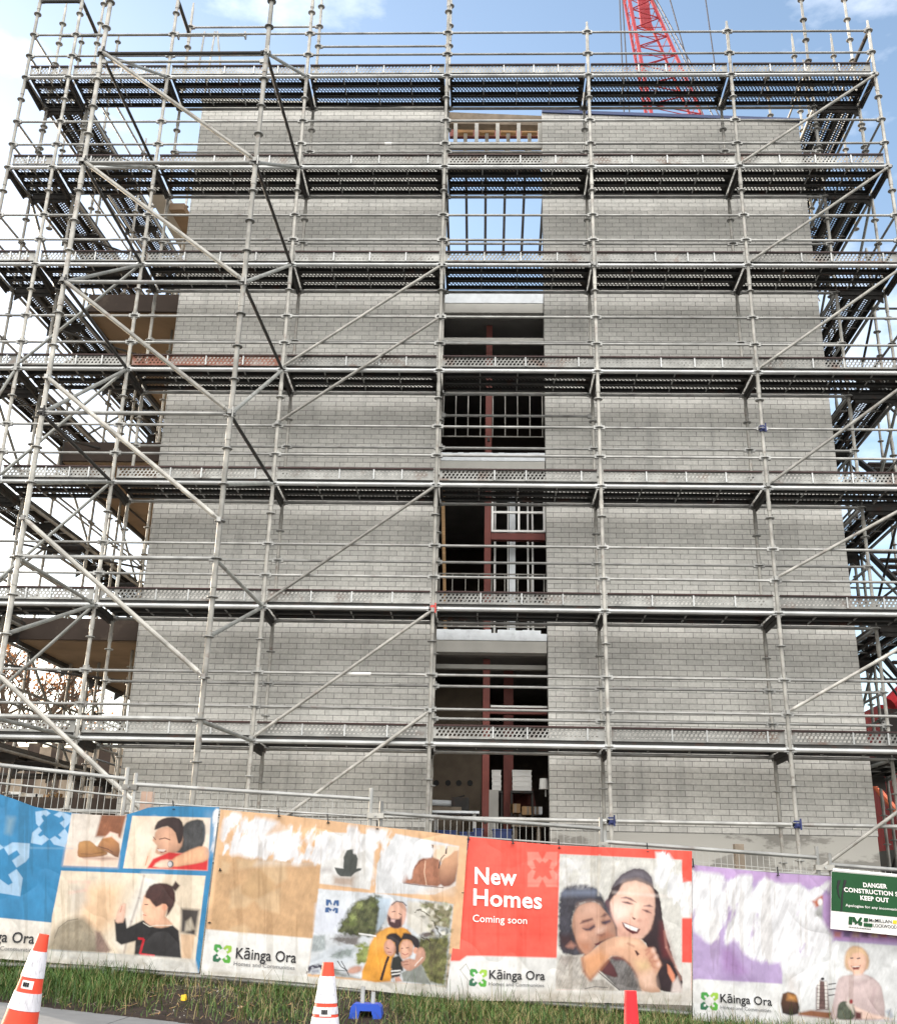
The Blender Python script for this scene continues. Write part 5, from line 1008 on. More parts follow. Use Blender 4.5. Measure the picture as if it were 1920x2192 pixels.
    p.poly([(1330, 1400), (1340, 1330), (1380, 1300), (1460, 1330), (1470, 1420), (1430, 1445), (1340, 1440)], (84, 90, 78), 1, 2, 1, tex=.5); p.poly([(1400, 1320), (1420, 1275), (1450, 1310), (1460, 1400)], (216, 206, 198), .9, 3); p.ell(1438, 1305, 14, 18, (150, 48, 56), 1, 2); p.poly([(1460, 1340), (1600, 1400), (1760, 1440), (1500, 1440)], (226, 196, 184), 1, 3); p.poly([(1470, 1380), (1520, 1390), (1520, 1440), (1470, 1440)], (90, 50, 50), 1, 3)
    p.poly([(1700, 1380), (1740, 1360), (1770, 1420), (1740, 1440)], (150, 156, 170), .8, 3)
    p.t(1, 0, 0); p.star(1516.5, 2143, 19, 3, GREENS); 

TB = banner('printed_banner', 'blue banner at the far left with pictures of shoes, a hug and a waving child',
            [(-150, 1688), (0, 1700), (30, 1710), (75, 1727), (130, 1737), (200, 1744), (262, 1746), (290, 1739), (320, 1729), (370, 1726), (470, 1728)], [(-160, 2036), (0, 2052), (58, 2057), (185, 2066), (300, 2074), (427, 2083)], (50, 124, 170), paint_blue, 1.0)
TT = banner('printed_banner', 'tan banner with a father in an orange shirt hugging two boys, its top worn white',
            [(473, 1733), (600, 1744), (700, 1756), (805, 1769), (900, 1779), (1001, 1791)], [(430, 2086), (540, 2094), (650, 2104), (720, 2112), (830, 2124), (905, 2133), (976, 2138)], (214, 174, 136), paint_tan, 2.0, off=.05)
TR = banner('printed_banner', 'red New Homes banner with a laughing woman and girl forming a hand heart',
            [(1005, 1791), (1100, 1801), (1200, 1810), (1300, 1814), (1386, 1818), (1480, 1822)], [(952, 2139), (980, 2141), (1180, 2144), (1380, 2149), (1479, 2152)], (246, 92, 78), paint_red, 3.0, off=.055)
TP = banner('printed_banner', 'purple banner with a smiling grey haired woman, its middle worn white',
            [(1482, 1851), (1579, 1861), (1665, 1869), (1780, 1876), (1920, 1890), (2010, 1898)], [(1481, 2184), (1671, 2197), (2010, 2226)], (176, 146, 202), paint_purple, 4.0, off=.045)
for par, sd_, items in ((TB, 1.0, [('Kāinga Ora', (-66, 2012), (73, 2020), 23, 'ink', .012), ('Homes and Communities', (-66, 2030), (73, 2038), 9, 'inkgrey', 0)]),
        (TT, 2.0, [('Kāinga Ora', (505, 2051), (634, 2061), 23, 'ink', .012), ('Homes and Communities', (501, 2066), (631, 2076), 8.5, 'inkgrey', 0)]),
        (TR, 3.0, [('New', (1016, 1891), (1106, 1895), 35, 'white_print', .022), ('Homes', (1013, 1937), (1160, 1945), 35, 'white_print', .022), ('Coming soon', (1012, 1973), (1128, 1978), 15.5, 'white_print', .006),
                   ('Kāinga Ora', (1047, 2095), (1167, 2098), 19, 'ink', .012), ('Homes and Communities', (1046, 2109), (1165, 2113), 7.5, 'inkgrey', 0)]),
        (TP, 4.0, [('Kāinga Ora', (1541, 2145), (1653, 2153), 18, 'ink', .012), ('Homes and Communities', (1541, 2159), (1651, 2167), 7.5, 'inkgrey', 0)])):
    for txt, a, c, h, m, bo in items: text_on(par, txt, a, c, h, M[m], bo, off=.045+.008+(.01 if par in (TR,) else .005 if par is TT else 0), seed=sd_)
ties(TT, [(598, 1743), (703, 1756), (808, 1769)]); ties(TR, [(1003, 1791), (1098, 1801), (1197, 1810), (1386, 1818)]); ties(TP, [(1484, 1851), (1665, 1869)]); ties(TB, [(373, 1727)])
ties(TT, [(472, 1858-0), (449, 1970)]); ties(TR, [(990, 1906)])

# ------------------------------------------------------------------ green danger sign
sg = thing('danger_sign', 'green and white danger construction site sign fixed over the purple banner', 'sign', tuple(UF(1850, 1940)))
def quadplate(b, pts, off, th, m):
    f = [UF(x, y, off) for x, y in pts]; k = FN*(-th); bb = [p+k for p in f]
    b.add([tuple(v) for v in f+bb], [(0, 3, 2, 1), (4, 5, 6, 7), (0, 1, 5, 4), (1, 2, 6, 5), (2, 3, 7, 6), (3, 0, 4, 7)], m)
b = MB(); quadplate(b, [(1779, 1865), (2020, 1886), (2018, 2013), (1777, 1988)], .135, .006, M['white_print']); b.build('panel', sg, False)
b = MB(); quadplate(b, [(1779.5, 1865.5), (2019.5, 1886.5), (2019, 1973), (1778.5, 1949)], .139, .003, M['signgreen']); b.build('green_field', sg, False)
b = MB(); b.tube(UF(1782, 1862, .09), UF(2020, 1884, .09), .016, M['white']); b.build('top_rail', sg)
tx = [('DANGER', (1847, 1898.5), (1898, 1902), 9.2, 'white_print', .03), ('CONSTRUCTION SITE', (1806, 1908.5), (1940, 1920.5), 9.2, 'white_print', .03), ('KEEP OUT', (1841, 1926), (1902, 1932), 9.2, 'white_print', .03),
      ('Apologies for any inconvenience', (1809, 1940), (1936, 1951), 5.4, 'white_print', 0.01), ('McMILLAN', (1860, 1973), (1908, 1976.5), 7.5, 'ink', .012), ('LOCKWOOD', (1869, 1984.5), (1919, 1988.5), 7.5, 'ink', .012)]
for txt, a, c, h, m, bo in tx: text_on(sg, txt, a, c, h, M[m], bo, off=.143)
b = MB()
def zz(pts): return [(x/5.981+1660, y/5.981+1850) for x, y in pts]
for q in ([(935, 668), (980, 672), (975, 775), (930, 770)], [(981, 672), (1010, 676), (1040, 735), (1018, 778), (985, 740)], [(1042, 735), (1078, 678), (1108, 682), (1062, 779), (1020, 778)], [(1068, 735), (1106, 738), (1103, 788), (1064, 783)], [(1128, 685), (1182, 690), (1180, 738), (1126, 734)], [(1126, 750), (1238, 760), (1236, 806), (1124, 796)]):
    quadplate(b, zz(q), .1425, .002, M['signgreen'])
for i in range(14): quadplate(b, zz([(930+i*21, 797+i*2.2), (944+i*21, 798+i*2.2), (944+i*21, 809+i*2.2), (930+i*21, 808+i*2.2)]), .1422, .002, M['ink'])
b.build('logo', sg, False)
b = MB(); quadplate(b, zz([(1500, 715), (1550, 718), (1548, 765), (1498, 760)]), .1424, .002, M['yellow']); b.build('sun_emblem', sg, False)
b = MB()
for q in ([(790, 205), (830, 205), (800, 300), (812, 400), (826, 450), (795, 400), (778, 300)], [(870, 200), (905, 205), (862, 380), (848, 600), (828, 600), (838, 420)]):
    ff = [UF(x, y, .1428) for x, y in zz(q)]; b.add([tuple(v) for v in ff], [tuple(range(len(q)))[::-1]], M['ink'])
b.build('paint_mark', sg, False)

# ------------------------------------------------------------------ traffic cones
def cone(px, py, y, h, label, tilt=0, torn=False, thin=False, name='traffic_cone'):
    top = U(px, py, y=y); r0, r1 = .030, (.143 if not torn else .062)
    t = thing(name, label, 'traffic cone', (top.x-math.tan(R(tilt))*h*-1*0, y, top.z-h), 'traffic cones on the kerb side')
    Mt = Matrix.Translation((top.x, y, top.z)) @ Matrix.Rotation(R(tilt), 4, 'Y') @ Matrix.Translation((-top.x, -y, -top.z))
    def ringz(z0, z1, m, nm, e=0.0, n=28):
        b = MB(); f = lambda z: r0+(r1-r0)*((top.z-z)/h)+e
        b.tube((top.x, y, z0), (top.x, y, z1), f(z0), m, n, r2=f(z1), cap=True)
        me = b.mesh(nm); me.transform(Mt); return link(nm, me, t, (0, 0, 0))
    zt = top.z
    if not torn:
        ringz(zt-h, zt, M['orange'], 'cone_body'); [ringz(zt-q1*h/.75, zt-q0*h/.75, M['reflect'], 'reflective_sleeve', .003) for q0, q1 in (((.07, .207), (.226, .262), (.278, .375)) if thin else ((.085, .215), (.29, .375)))]
        b = MB(); zc = zt-.25*h/.75; rr = r0+(r1-r0)*(.25*h/.75/h)+.004
        vs = []; 
        for k in range(7):
            a = R(-110+k*9)
            for dz in (-.022, .022): vs.append((top.x+rr*math.cos(a)*1.0+0, y+rr*math.sin(a), zc+dz))
        b.add(vs, [(2*k, 2*k+2, 2*k+3, 2*k+1) for k in range(6)], M['white_print']); me = b.mesh('label'); me.transform(Mt); link('label_sticker', me, t, (0, 0, 0))
        b = MB()
        for k in range(3):
            a = R(-96+k*9); x = top.x+(rr+.003)*math.cos(a); yy = y+(rr+.003)*math.sin(a); b.box((x-.006, yy-.002, zc-.010), (x+.004, yy, zc+.012), M['ink'])
        me = b.mesh('letter_mark', False); me.transform(Mt); link('letter_mark', me, t, (0, 0, 0))
    else:
        ringz(zt-h, zt-.12, M['cream'], 'cone_body'); 
        b = MB(); n = 24; vs = []; f = lambda z: r0+(r1-r0)*((zt-z)/h)+.004
        for k in range(n):
            a = 2*math.pi*k/n; zb = zt-.17-.045*abs(math.sin(k*1.3))-.02*math.sin(k*2.1)
            vs += [(top.x+f(zt)*math.cos(a), y+f(zt)*math.sin(a), zt), (top.x+f(zb)*math.cos(a), y+f(zb)*math.sin(a), zb)]
        b.add(vs, [(2*k, 2*k+1, (2*k+3) % (2*n), (2*k+2) % (2*n)) for k in range(n)]+[tuple(range(0, 2*n, 2))], M['conered']); me = b.mesh('torn_sleeve'); me.transform(Mt); link('torn_sleeve', me, t, (0, 0, 0))
        b = MB(); b.add([(top.x-.02, y-.07, zt-.17), (top.x+.03, y-.07, zt-.18), (top.x+.02, y-.085, zt-.28), (top.x-.01, y-.085, zt-.31)], [(0, 3, 2, 1)], M['conered']); b.build('peeled_flap', t)
    b = MB(); zb = zt-h; b.box((top.x-.19+math.tan(R(tilt))*-h, y-.19, zb-.03), (top.x+.19+math.tan(R(tilt))*-h, y+.19, zb), M['black'] if not torn else M['conered']); b.build('base', t, False)
cone(95, 2000, -9.0, .80, 'leaning orange traffic cone with two grey bands, in front of the blue banner', tilt=8)
cone(703, 2060, -9.0, .76, 'orange topped white banded traffic cone in front of the tan banner', tilt=0, thin=True)
cone(1349, 2121, -9.0, .72, 'torn red and cream traffic cone in front of the red banner', torn=True)
M['navy'] = mat('navy_plastic', (0.012, 0.03, 0.12), .5)
# ------------------------------------------------------------------ stores inside the ground floor of the open bay
def stackbox(name, label, cat, x0, x1, y0, y1, z0, zs, m, group=None, jitter=.01):
    for i, (a, c) in enumerate(zip(zs, zs[1:])):
        t = thing(name, label % ORDS[i] if '%s' in label else label, cat, ((x0+x1)/2, y0, a), group); b = MB(); j = .003*math.sin(i*5.3+x0)
        b.box((x0+j, y0, a), (x1+j, y1, c-.022), m); b.build('body', t, False)
        b = MB(); b.box((x0+j-.006, y0-.006, c-.0215), (x1+j+.006, y1+.006, c-.001), m); b.build('lid', t, False)
ORDS = ['lowest', 'second from the bottom', 'second from the top', 'topmost']
def UX(px, py, y): return U(px, py, y=y)
zf = .602
for (pa, pb_, nm) in ((1053, 1072, 'left stack, between the two red columns'), (1097, 1137, 'right stack, beyond the second red column')):
    a = UX(pa, 1670, 2.2); c = UX(pb_, 1670, 2.2); zb = UX(pa, 1692, 2.2).z; ztp = UX(pa, 1648, 2.2).z
    stackbox('storage_box', 'white storage box, %s of the '+nm, 'box', a.x, c.x, 2.2, 2.38, 0, [zb+(ztp-zb)*k/4 for k in range(5)], M['white'], 'white boxes stacked on shelves')
    t = thing('shelf_unit', 'dark shelf carrying the white boxes, %s' % nm.split(',')[0], 'shelf', (a.x, 2.2, zf)); b = MB(); b.box((a.x-.03, 2.18, zb-.04), (c.x+.03, 2.39, zb-.002), M['dark'])
    for xx in (a.x-.03, c.x): b.box((xx, 2.2, zf), (xx+.03, 2.38, zb-.041), M['dark'])
    b.build('frame', t, False)
a = UX(1041, 1745, 2.0); c = UX(1067, 1691, 2.0); t = thing('cabinet', 'grey steel cabinet beside the red column in the open bay', 'cabinet', (a.x, 2.0, zf)); b = MB(); b.box((a.x, 2.0, zf), (c.x, 2.35, c.z), M['fascia']); b.build('body', t, False); b = MB(); b.box((a.x+.01, 1.985, zf+.03), (c.x-.01, 1.999, c.z-.02), M['fascia']); b.box((c.x-.04, 1.975, .95), (c.x-.03, 1.984, 1.1), M['dark']); b.build('door', t, False)
t = thing('precast_concrete', 'brown grey precast wall unit with four dark lifting holes in the open bay', 'panel', (8.1, 3.0, zf)); b = MB(); a = UX(915, 1700, 3.0); c = UX(1030, 1700, 3.0); b.box((a.x-.3, 3.0, zf), (c.x, 3.12, 3.4), mat('panel_concrete', (0.17, 0.135, 0.10), .9)); b.build('slab', t, False); b = MB()
for px in (934, 959, 982, 1006): q = UX(px, 1676, 2.99); b.tube((q.x, 2.985, q.z), (q.x, 2.998, q.z), .05, M['black'], 8)
b.build('hole', t, False)
t = thing('trestle_table', 'long pale work table across the left side of the open bay', 'table', (8.1, 1.5, zf)); b = MB(); a = UX(922, 1737, 1.5); c = UX(1026, 1737, 1.5); b.box((a.x, 1.45, a.z-.02), (c.x, 2.0, a.z+.015), M['film']); b.build('tabletop', t, False)
for xx in (a.x+.05, c.x-.1): b = MB(); b.box((xx, 1.5, zf), (xx+.05, 1.55, a.z-.021), M['galv2']); b.build('leg', t, False)
for px, w, hh, m, lb in ((945, .45, .14, 'film', 'crumpled pale plastic sheet roll on the bench, left side of the open bay'), (985, .28, .2, 'dark', 'dark tool case behind the pale table in the open bay')):
    q = UX(px, 1720, 2.2); t = thing('tool_case' if m == 'dark' else 'sheet_roll', lb, 'case' if m == 'dark' else 'roll', (q.x, 2.2, q.z)); b = MB()
    if m == 'dark': b.box((q.x-w/2, 2.2, q.z-.1), (q.x+w/2, 2.5, q.z+hh-.1), M[m]); b.tube((q.x-.07, 2.35, q.z+hh-.1), (q.x+.07, 2.35, q.z+hh-.06), .012, M['black'])
    else: b.tube((q.x-w/2, 2.3, q.z+.02), (q.x+w/2, 2.3, q.z+.01), .05, M[m], 10); b.box((q.x-w/2-.1, 2.18, zf), (q.x+w/2+.1, 2.5, q.z-.05), M['oldtimber'])
    b.build('body', t, False)
cr = 0
for px, py, w, h, y in ((955, 1778, .3, .17, 1.33), (1000, 1780, .22, .15, 1.36), (1024, 1776, .14, .2, 1.33), (1075, 1776, .28, .18, 1.33)):
    q = UX(px, py, y); t = thing('plastic_crate', 'blue plastic crate behind the mesh fence, %s' % ['leftmost of the four', 'second from left', 'small one under the red column', 'the one right of the red column'][cr], 'crate', (q.x, y, zf), 'blue crates in the open bay'); cr += 1
    b = MB(); z0 = zf; z1 = max(q.z, zf)+h*.5-.1; b.box((q.x-w/2, y, z0), (q.x+w/2, y+.02, z1), M['navy']); b.box((q.x-w/2, y+.23, z0), (q.x+w/2, y+.25, z1), M['navy']); b.box((q.x-w/2, y+.021, z0), (q.x-w/2+.02, y+.229, z1), M['navy']); b.box((q.x+w/2-.02, y+.021, z0), (q.x+w/2, y+.229, z1), M['navy']); b.box((q.x-w/2+.021, y+.021, z0), (q.x+w/2-.021, y+.229, z0+.02), M['navy']); b.build('body', t, False)
    b = MB(); b.box((q.x-w/2-.012, y-.012, z1+.001), (q.x+w/2+.012, y+.262, z1+.02), M['navy']); b.build('rim', t, False)
for i, (px, py, w, h, m) in enumerate(((1103, 1730, .16, .14, 'card'), (1130, 1735, .2, .13, 'timber'), (1150, 1735, .16, .12, 'film'), (1108, 1750, .26, .16, 'fascia'))):
    q = UX(px, py, 2.2+.1*i); t = thing('carton', ['cream carton right of the second red column', 'brown timber offcut box in the open bay', 'pale carton at the right side of the open bay', 'grey drum shaped pack low in the open bay'][i], 'carton', (q.x, 2.2, q.z-h/2)); b = MB(); b.box((q.x-w/2, 2.2+.1*i, q.z-h/2), (q.x+w/2, 2.45+.1*i, q.z+h/2), M[m]); b.build('body', t, False); b = MB(); b.box((q.x-.02, 2.195+.1*i, q.z-h/2), (q.x+.02, 2.199+.1*i, q.z+h/2), M['oldtimber']); b.build('tape', t, False)
t = thing('work_bench', 'dark work bench under the cartons at the right of the open bay', 'bench', (9.0, 2.1, zf)); b = MB(); q = UX(1095, 1765, 2.1); b.box((q.x, 2.1, q.z-.03), (OX1-.05, 2.9, q.z), M['oldtimber']); b.build('benchtop', t, False)
for xx in (q.x+.03, OX1-.15): b = MB(); b.box((xx, 2.15, zf), (xx+.06, 2.21, q.z-.031), M['oldtimber']); b.build('leg', t, False)
t = thing('tarpaulin', 'dark red folded tarpaulin heaped right of the second red column', 'tarpaulin', (9.0, 2.8, 1.2)); b = MB(); a = UX(1092, 1727, 2.8); c = UX(1140, 1688, 2.8); b.hexa([(a.x, 2.7, a.z), (c.x+.05, 2.7, a.z+.02), (c.x+.05, 3.1, a.z+.02), (a.x, 3.1, a.z), (a.x+.02, 2.8, c.z-.06), (c.x, 2.8, c.z), (c.x-.02, 3.05, c.z-.02), (a.x+.05, 3.05, c.z-.08)], M['red']); b.build('cover', t, False)
q = UX(1164, 1676, 1.45); t = thing('hung_bag', 'white bag covered lamp hanging at the right jamb of the open bay', 'lamp', (q.x, 1.5, q.z)); b = MB(); b.tube((q.x, 1.5, q.z-.09), (q.x, 1.5, q.z+.07), .075, M['white'], 10, r2=.06); b.build('cover', t); b = MB(); b.tube((q.x+.03, 1.5, q.z-.20), (q.x+.03, 1.5, q.z-.091), .014, M['galv2'], 6); b.tube((q.x+.05, 1.46, q.z+.071), (OX1-.002, 1.44, q.z+.10), .008, M['black'], 5); b.build('cord', t)  # white bag put in for a bright patch at the jamb, not a lamp

# ------------------------------------------------------------------ stores under the left side
k = 0
for px, py, w, h in ((28, 1702, .28, .12), (68, 1712, .2, .22), (84, 1712, .14, .2), (112, 1705, .16, .14)):
    q = UX(px, py, 4.0); t = thing('carton', ['white carton at the far left under the slab', 'white carton with dark band under the left slab', 'narrow white carton beside the banded one, under the left slab', 'yellowish carton hanging bag under the left slab'][k], 'carton', (q.x, 4, q.z)); m = M['timber'] if k == 3 else M['white']; k += 1
    b = MB(); b.box((q.x-w/2, 4, q.z-h/2), (q.x+w/2, 4.3, q.z+h/2), m); b.build('body', t, False); b = MB(); b.box((q.x-w/2+.03, 3.993, q.z-.02), (q.x+w/2-.03, 3.999, q.z+.015), M['dark']); b.build('band', t, False)
t = thing('storage_rack', 'dark steel rack of stored materials under the left slab', 'rack', (1.2, 4, -.45)); b = MB()
z1 = UX(60, 1722, 4).z
b.box((-1.5, 3.95, z1-.05), (2.85, 4.6, z1-.01), M['dark']); b.box((-1.5, 3.95, z1+.5), (2.85, 4.6, z1+.54), M['dark'])
for xx in (-1.5, -.4, .7, 1.8, 2.8): b.box((xx, 3.96, -.45), (xx+.05, 4.01, .93), M['red'])
b.build('shelving', t, False)
b = MB()
for i in range(16): xx = -1.4+i*.27; b.box((xx, 4.7+.02*(i % 3), -.4), (xx+.2, 4.78+.02*(i % 3), .5+.35*math.sin(i*2.2)**2), (M['oldtimber'], M['dark'], M['inner'], M['red'])[i % 4])
b.build('stored_board', t, False)
t = thing('site_screen', 'dark brown hoarding closing off the yard behind the left scaffold', 'hoarding', (0, 9.3, -.45)); b = MB()
for i in range(24): xx = -4+i*.28; b.box((xx, 9.3+.01*(i % 2), -.45), (xx+.275, 9.34+.01*(i % 2), 3.1+.05*math.sin(i*3)), (M['oldtimber'], M['inner'])[i % 2])
b.build('boards', t, False)

# ------------------------------------------------------------------ crane, red machine, tree
t = thing('tower_crane', 'red lattice crane boom rising behind the top deck, right of centre', 'crane', (21, 40, -.45))
YC = 40.0
def cp(px, py, y): return U(px, py, y=y)
L0, L1 = cp(1347, 0, YC), cp(1372, 130, YC); R0, R1 = cp(1394, 0, YC), cp(1451, 130, YC)
def ext(a, c, z): k = (z-a.z)/(c.z-a.z); return a.lerp(c, k) if 0 <= k <= 1 else a+(c-a)*k
za, zb = 30.0, 66.0
LL = (ext(L0, L1, za), ext(L0, L1, zb)); RR = (ext(R0, R1, za), ext(R0, R1, zb)); D = Vector((.2, 2.0, 0))
b = MB()
for p, q in (LL, RR): b.tube(p, q, .12, M['crane'], 8); b.tube(p+D, q+D, .10, M['crane'], 8)
b.build('boom_chord', t)
b = MB(); n = 46
for i in range(n):
    k0, k1 = i/n, (i+1)/n; l0, l1 = LL[0].lerp(LL[1], k0), LL[0].lerp(LL[1], k1); r0, r1 = RR[0].lerp(RR[1], k0), RR[0].lerp(RR[1], k1)
    b.tube(l0, r0, .03, M['crane'], 5)
    if i % 2: b.tube(l0, r1, .045, M['crane'], 5); b.tube(l0+D, r1+D, .03, M['crane'], 5)
    else: b.tube(r0, l1, .045, M['crane'], 5); b.tube(r0+D, l1+D, .03, M['crane'], 5)
    b.tube(l0, l1+D, .03, M['crane'], 5); b.tube(r0, r1+D, .03, M['crane'], 5)
b.build('boom_lattice', t)
b = MB(); c = [cp(1360, -40, YC+.6), cp(1383, -40, YC+.6), cp(1396, 63, YC+.6), cp(1372, 52, YC+.6)]
b.add([tuple(p) for p in c]+[tuple(p+Vector((0, .25, 0))) for p in c], [(0, 3, 2, 1), (4, 5, 6, 7), (0, 1, 5, 4), (1, 2, 6, 5), (2, 3, 7, 6), (3, 0, 4, 7)], M['crane']); b.build('boom_plate', t, False)
b = MB(); mc = (LL[0]+RR[0])/2+D/2; mw = .55
for sx, sy in ((-1, -1), (1, -1), (1, 1), (-1, 1)): b.tube((mc.x+sx*mw, mc.y+sy*mw, za), (mc.x+sx*mw, mc.y+sy*mw, -.45), .06, M['machine'], 5)
for i in range(26):
    z = i*1.15; s_ = 1 if i % 2 else -1
    for sy in (-1, 1): b.tube((mc.x-s_*mw, mc.y+sy*mw, z), (mc.x+s_*mw, mc.y+sy*mw, z+1.15), .03, M['machine'], 5)
    for sx in (-1, 1): b.tube((mc.x+sx*mw, mc.y-s_*mw, z), (mc.x+sx*mw, mc.y+s_*mw, z+1.15), .03, M['machine'], 5)
b.box((mc.x-1.3, mc.y-1.1, za-.6), (mc.x+1.3, mc.y+1.1, za+.2), M['machine'])
b.build('mast', t)
for a, c in (((1326, 0), (1331, 130)), ((1332, 0), (1340, 130)), ((1399, 0), (1468, 135)), ((1405, 0), (1478, 135)), ((1434, 0), (1472, 135)), ((1510, 0), (1529, 135))):
    p, q = cp(*a, 39.0), cp(*c, 39.0); b = MB(); b.tube(ext(p, q, 70), ext(p, q, 33), .045, M['cable'], 5); b.build('hoist_cable', t)
t = thing('piling_machine', 'bright red tracked machine parked beyond the right end of the scaffold', 'machine', (19, 10.5, -.45))
b = MB(); b.box((17.9, 9.8, 1.2), (22, 12, 3.0), M['machine']); b.box((17.9, 10.2, 3.01), (18.6, 11.6, 4.5), M['machine']); b.box((18.7, 9.9, 3.01), (20.6, 11.6, 4.9), M['machine']); b.build('body', t, False)
b = MB(); b.box((17.9, 10.15, 3.3), (18.5, 10.19, 4.4), M['dark']); b.build('cab_window', t, False)
for yy in (9.6, 11.6):
    b = MB(); b.box((17.2, yy, -.45), (22.4, yy+.6, .75), M['dark'])
    for i in range(6): b.tube((17.6+i*.85, yy-.02, .15), (17.6+i*.85, yy+.62, .15), .33, M['black'], 10)
    b.build('track', t)
b = MB(); b.box((17.8, 10, .76), (21.8, 11.8, 1.19), M['dark']); b.build('turntable', t, False)
b = MB(); b.tube((18.0, 9.7, 1.0), (18.9, 9.7, 5.4), .20, M['machine'], 10); b.tube((18.9, 9.7, 5.3), (17.9, 9.5, 4.4), .16, M['machine'], 10); b.build('arm', t)
b = MB(); b.tube((16.9, 8.6, 2.6), (18.1, 8.7, 1.1), .07, mat('orange_strut', (.8, .2, .1), .5), 8); t2 = thing('site_prop', 'orange steel prop leaning low behind the right return scaffold', 'prop', (17, 8.6, -.45)); b.build('tube', t2)

def tree(x, y, z0, h, seed, label):
    r = random.Random(seed); t = thing('autumn_tree', label, 'tree', (x, y, z0)); b = MB(); tips = []
    def grow(p, d, L, rad, dep):
        q = p+d*L; b.tube(p, q, rad, M['bark'], 6, r2=rad*.7, cap=False)
        if dep == 0: tips.append(q); return
        for i in range(3 if dep > 1 else 3):
            v = Vector((r.uniform(-1, 1), r.uniform(-1, 1), r.uniform(-.2, 1))).normalized(); grow(q, (d*.75+v*.75).normalized(), L*r.uniform(.62, .8), rad*.62, dep-1)
    grow(Vector((x, y, z0)), Vector((.05, 0, 1)).normalized(), h*.33, h*.022, 5); b.build('trunk', t)
    b = MB()
    for q in tips:
        for i in range(7):
            if r.random() < .55:
                c = q+Vector((r.gauss(0, .35), r.gauss(0, .35), r.gauss(0, .3))); a = Vector((r.uniform(-1, 1), r.uniform(-1, 1), r.uniform(-1, 1))).normalized()*.09; e = a.orthogonal().normalized()*.055
                b.add([c-a, c+e, c+a, c-e], [(0, 1, 2, 3)], M['leaf'])
    b.build('crown', t, False)
tree(-7.8, 24, -.45, 10.5, 3, 'thinning orange leaved tree far behind the lower left of the scaffold'); tree(-11.5, 27, -.45, 10.5, 9, 'bare branched tree at the far left edge behind the scaffold')
t = thing('timber_fence', 'sunlit pinkish timber fence far behind the left slab', 'fence', (-6, 16, -.45)); b = MB()
fm = mat('fence_paling', (.5, .3, .2), .85, var=.2)
for i in range(60): b.box((-14+i*.3, 16+.01*(i % 2), -.45), (-14+i*.3+.29, 16.03+.01*(i % 2), 1.75), fm)
b.build('palings', t, False)

# ------------------------------------------------------------------ grass, weeds, litter on the berm
def grass_density(x, y):
    ye = yedge(x); q = Vector((x*1.1, y*1.1, 5)); d = mnoise.noise(q)*.5+.5
    left = max(0, 1-max(0, x-5.2)/.5); right = min(1, max(0, (x-7.6)/.4)); mid = max(0, 1-abs(x-6.7)/.55)*.9
    edge = .35 if y < ye+.25 else 1
    return max(left*1.5, right*1.0, mid, .14)*edge*(.55+.8*d)
gv = []; gf = []; gc = []
rg = random.Random(5)
def blade(x, y, z, h, w, bend, col):
    a = rg.uniform(0, 2*math.pi); dx, dy = math.cos(a), math.sin(a); px, py = -dy*w, dx*w; s = len(gv)
    pts = [(0, 0), (.45, .25), (.8, .62), (1.0, 1.0)]
    for (hh, bb), ww in zip(pts, (1, .85, .55, .08)):
        cx = x+dx*bend*bb; cy = y+dy*bend*bb; cz = z+h*hh*(1-.25*bb*bend/max(h, .01))
        gv.append((cx-px*ww, cy-py*ww, cz)); gv.append((cx+px*ww, cy+py*ww, cz))
    for k in range(3): gf.append((s+2*k, s+2*k+1, s+2*k+3, s+2*k+2)); gc.append(col)
n = 0
while n < 46000:
    x = rg.uniform(2.2, 13.2); y = rg.uniform(yedge(x)-.03, -4.35+.08*(x-4))
    if rg.random() > grass_density(x, y): continue
    z = zground(x, y)-.01; h = rg.uniform(.04, .17)*(1.25 if x < 5.4 else 1.0)*(.6+.8*(mnoise.noise(Vector((x*3, y*3, 9)))*.5+.5))
    c = 2 if rg.random() < (.12 if x < 5.3 else .3) else rg.choice((0, 0, 1))
    blade(x, y, z, h, rg.uniform(.0018, .0042), rg.uniform(.03, .16), c); n += 1
for i in range(520):      # taller seeding stems along the foot of the banners
    x = rg.uniform(3.0, 12.8); y = -4.9+.1*(x-4)-rg.uniform(.06, .2)
    if rg.random() > min(1, grass_density(x, y)): continue
    blade(x, y, zground(x, y), rg.uniform(.16, .34), .0024, rg.uniform(.04, .30), rg.choice((0, 1, 2)))
me = bpy.data.meshes.new('grass'); me.from_pydata(gv, [], gf)
for nm, c in (('grass_green', (.060, .112, .018)), ('grass_deep', (.030, .070, .012)), ('grass_straw', (.20, .16, .07))): me.materials.append(mat(nm, c, .6, var=.25, scale=2))
me.polygons.foreach_set('material_index', gc); me.update(); o = link('grass', me); tag(o, 'uneven green and straw coloured grass growing along the foot of the banners', 'grass', kind='stuff')
b = MB()     # straw, twigs and stones lying on the bare soil
for i in range(1100):
    x = rg.uniform(4.6, 12.5); y = rg.uniform(yedge(x)+.02, -4.5); z = zground(x, y)+.006; a = rg.uniform(0, math.pi); L = rg.uniform(.02, .09)
    if rg.random() < .8: b.tube((x, y, z), (x+L*math.cos(a), y+L*math.sin(a), z+rg.uniform(0, .03)), rg.uniform(.0012, .003), M['timber'] if rg.random() < .5 else M['oldtimber'], 4)
    else:
        s = rg.uniform(.003, .009); b.hexa([(x-s, y-s, z-s), (x+s, y-s*.8, z-s), (x+s*.8, y+s, z-s), (x-s, y+s, z-s), (x-s*.6, y-s*.5, z+s*.6), (x+s*.5, y-s*.6, z+s*.7), (x+s*.6, y+s*.6, z+s*.5), (x-s*.5, y+s*.5, z+s*.7)], rg.choice((M['conc'], M['soil'], M['earth'])))
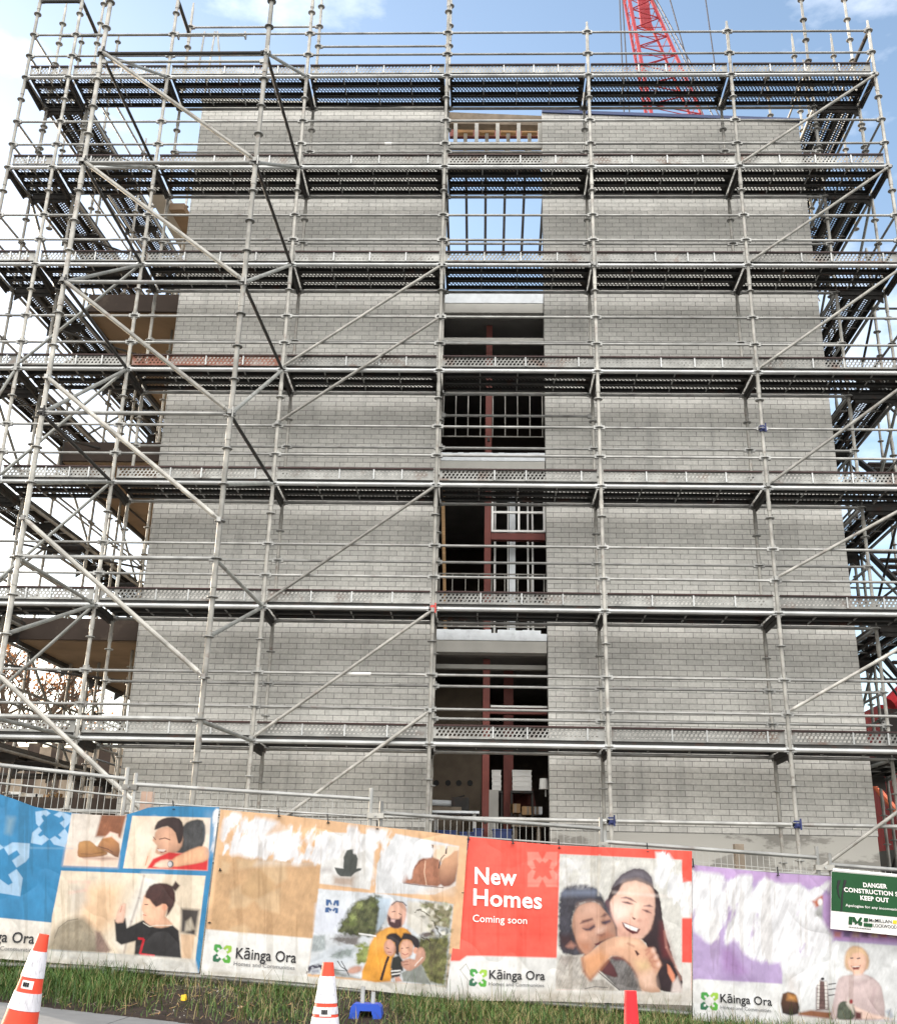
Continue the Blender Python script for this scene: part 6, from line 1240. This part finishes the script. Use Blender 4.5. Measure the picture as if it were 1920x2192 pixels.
o = b.build('ground_litter', None, False); tag(o, 'straw, twigs and stones scattered on the bare soil below the banners', 'debris', kind='stuff')
q = onground(394, 2142); t = thing('food_wrapper', 'crumpled yellow wrapper lying on the soil below the blue banner', 'litter', tuple(q)); b = MB(); b.hexa([(q.x-.022, q.y-.02, q.z), (q.x+.02, q.y-.024, q.z), (q.x+.024, q.y+.02, q.z+.01), (q.x-.02, q.y+.024, q.z), (q.x-.025, q.y-.01, q.z+.045), (q.x+.018, q.y-.016, q.z+.052), (q.x+.016, q.y+.012, q.z+.05), (q.x-.018, q.y+.014, q.z+.046)], M['yellow']); b.build('wrapper', t, False)
lm = mat('dry_leaf', (.5, .33, .2), .8, var=.2)
for i, (px, py) in enumerate(((237, 2126), (260, 2122), (278, 2135), (515, 2160))):
    q = onground(px, py); t = thing('dry_leaf', ['curled dry leaf left of the others on the soil', 'larger upright dry leaf on the soil below the blue banner', 'small pale leaf scrap right of the larger leaf', 'dry leaf on the soil below the tan banner'][i], 'leaf', tuple(q), 'dry leaves on the soil'); b = MB(); s = (.04, .035, .015, .03)[i]
    vs = [(q.x-s, q.y, q.z+.01), (q.x, q.y-s*.5, q.z+.005), (q.x+s, q.y, q.z+.02), (q.x, q.y+s*.4, q.z+s*.9), (q.x-s*.5, q.y+s*.2, q.z+s*.6)]
    b.add(vs, [(0, 1, 3, 4), (1, 2, 3)], lm); b.build('blade', t, False)
# pale plank lying under the tan banner, and loose rails at the foot of the right hand banners
t = thing('timber_plank', 'pale plank lying on the grass below the tan banner', 'plank', (6.3, -5, -1)); a = onground(528, 2112); c = onground(660, 2124); b = MB(); k = Vector((0, 0, .035)); w = Vector((0, .06, 0)); up = Vector((0, 0, .03))
b.add([tuple(v) for v in (a+up, c+up, c+w+up, a+w+up, a+k+up, c+k+up, c+w+k+up, a+w+k+up)], [(0, 3, 2, 1), (4, 5, 6, 7), (0, 1, 5, 4), (1, 2, 6, 5), (2, 3, 7, 6), (3, 0, 4, 7)], M['film']); b.build('board', t, False)
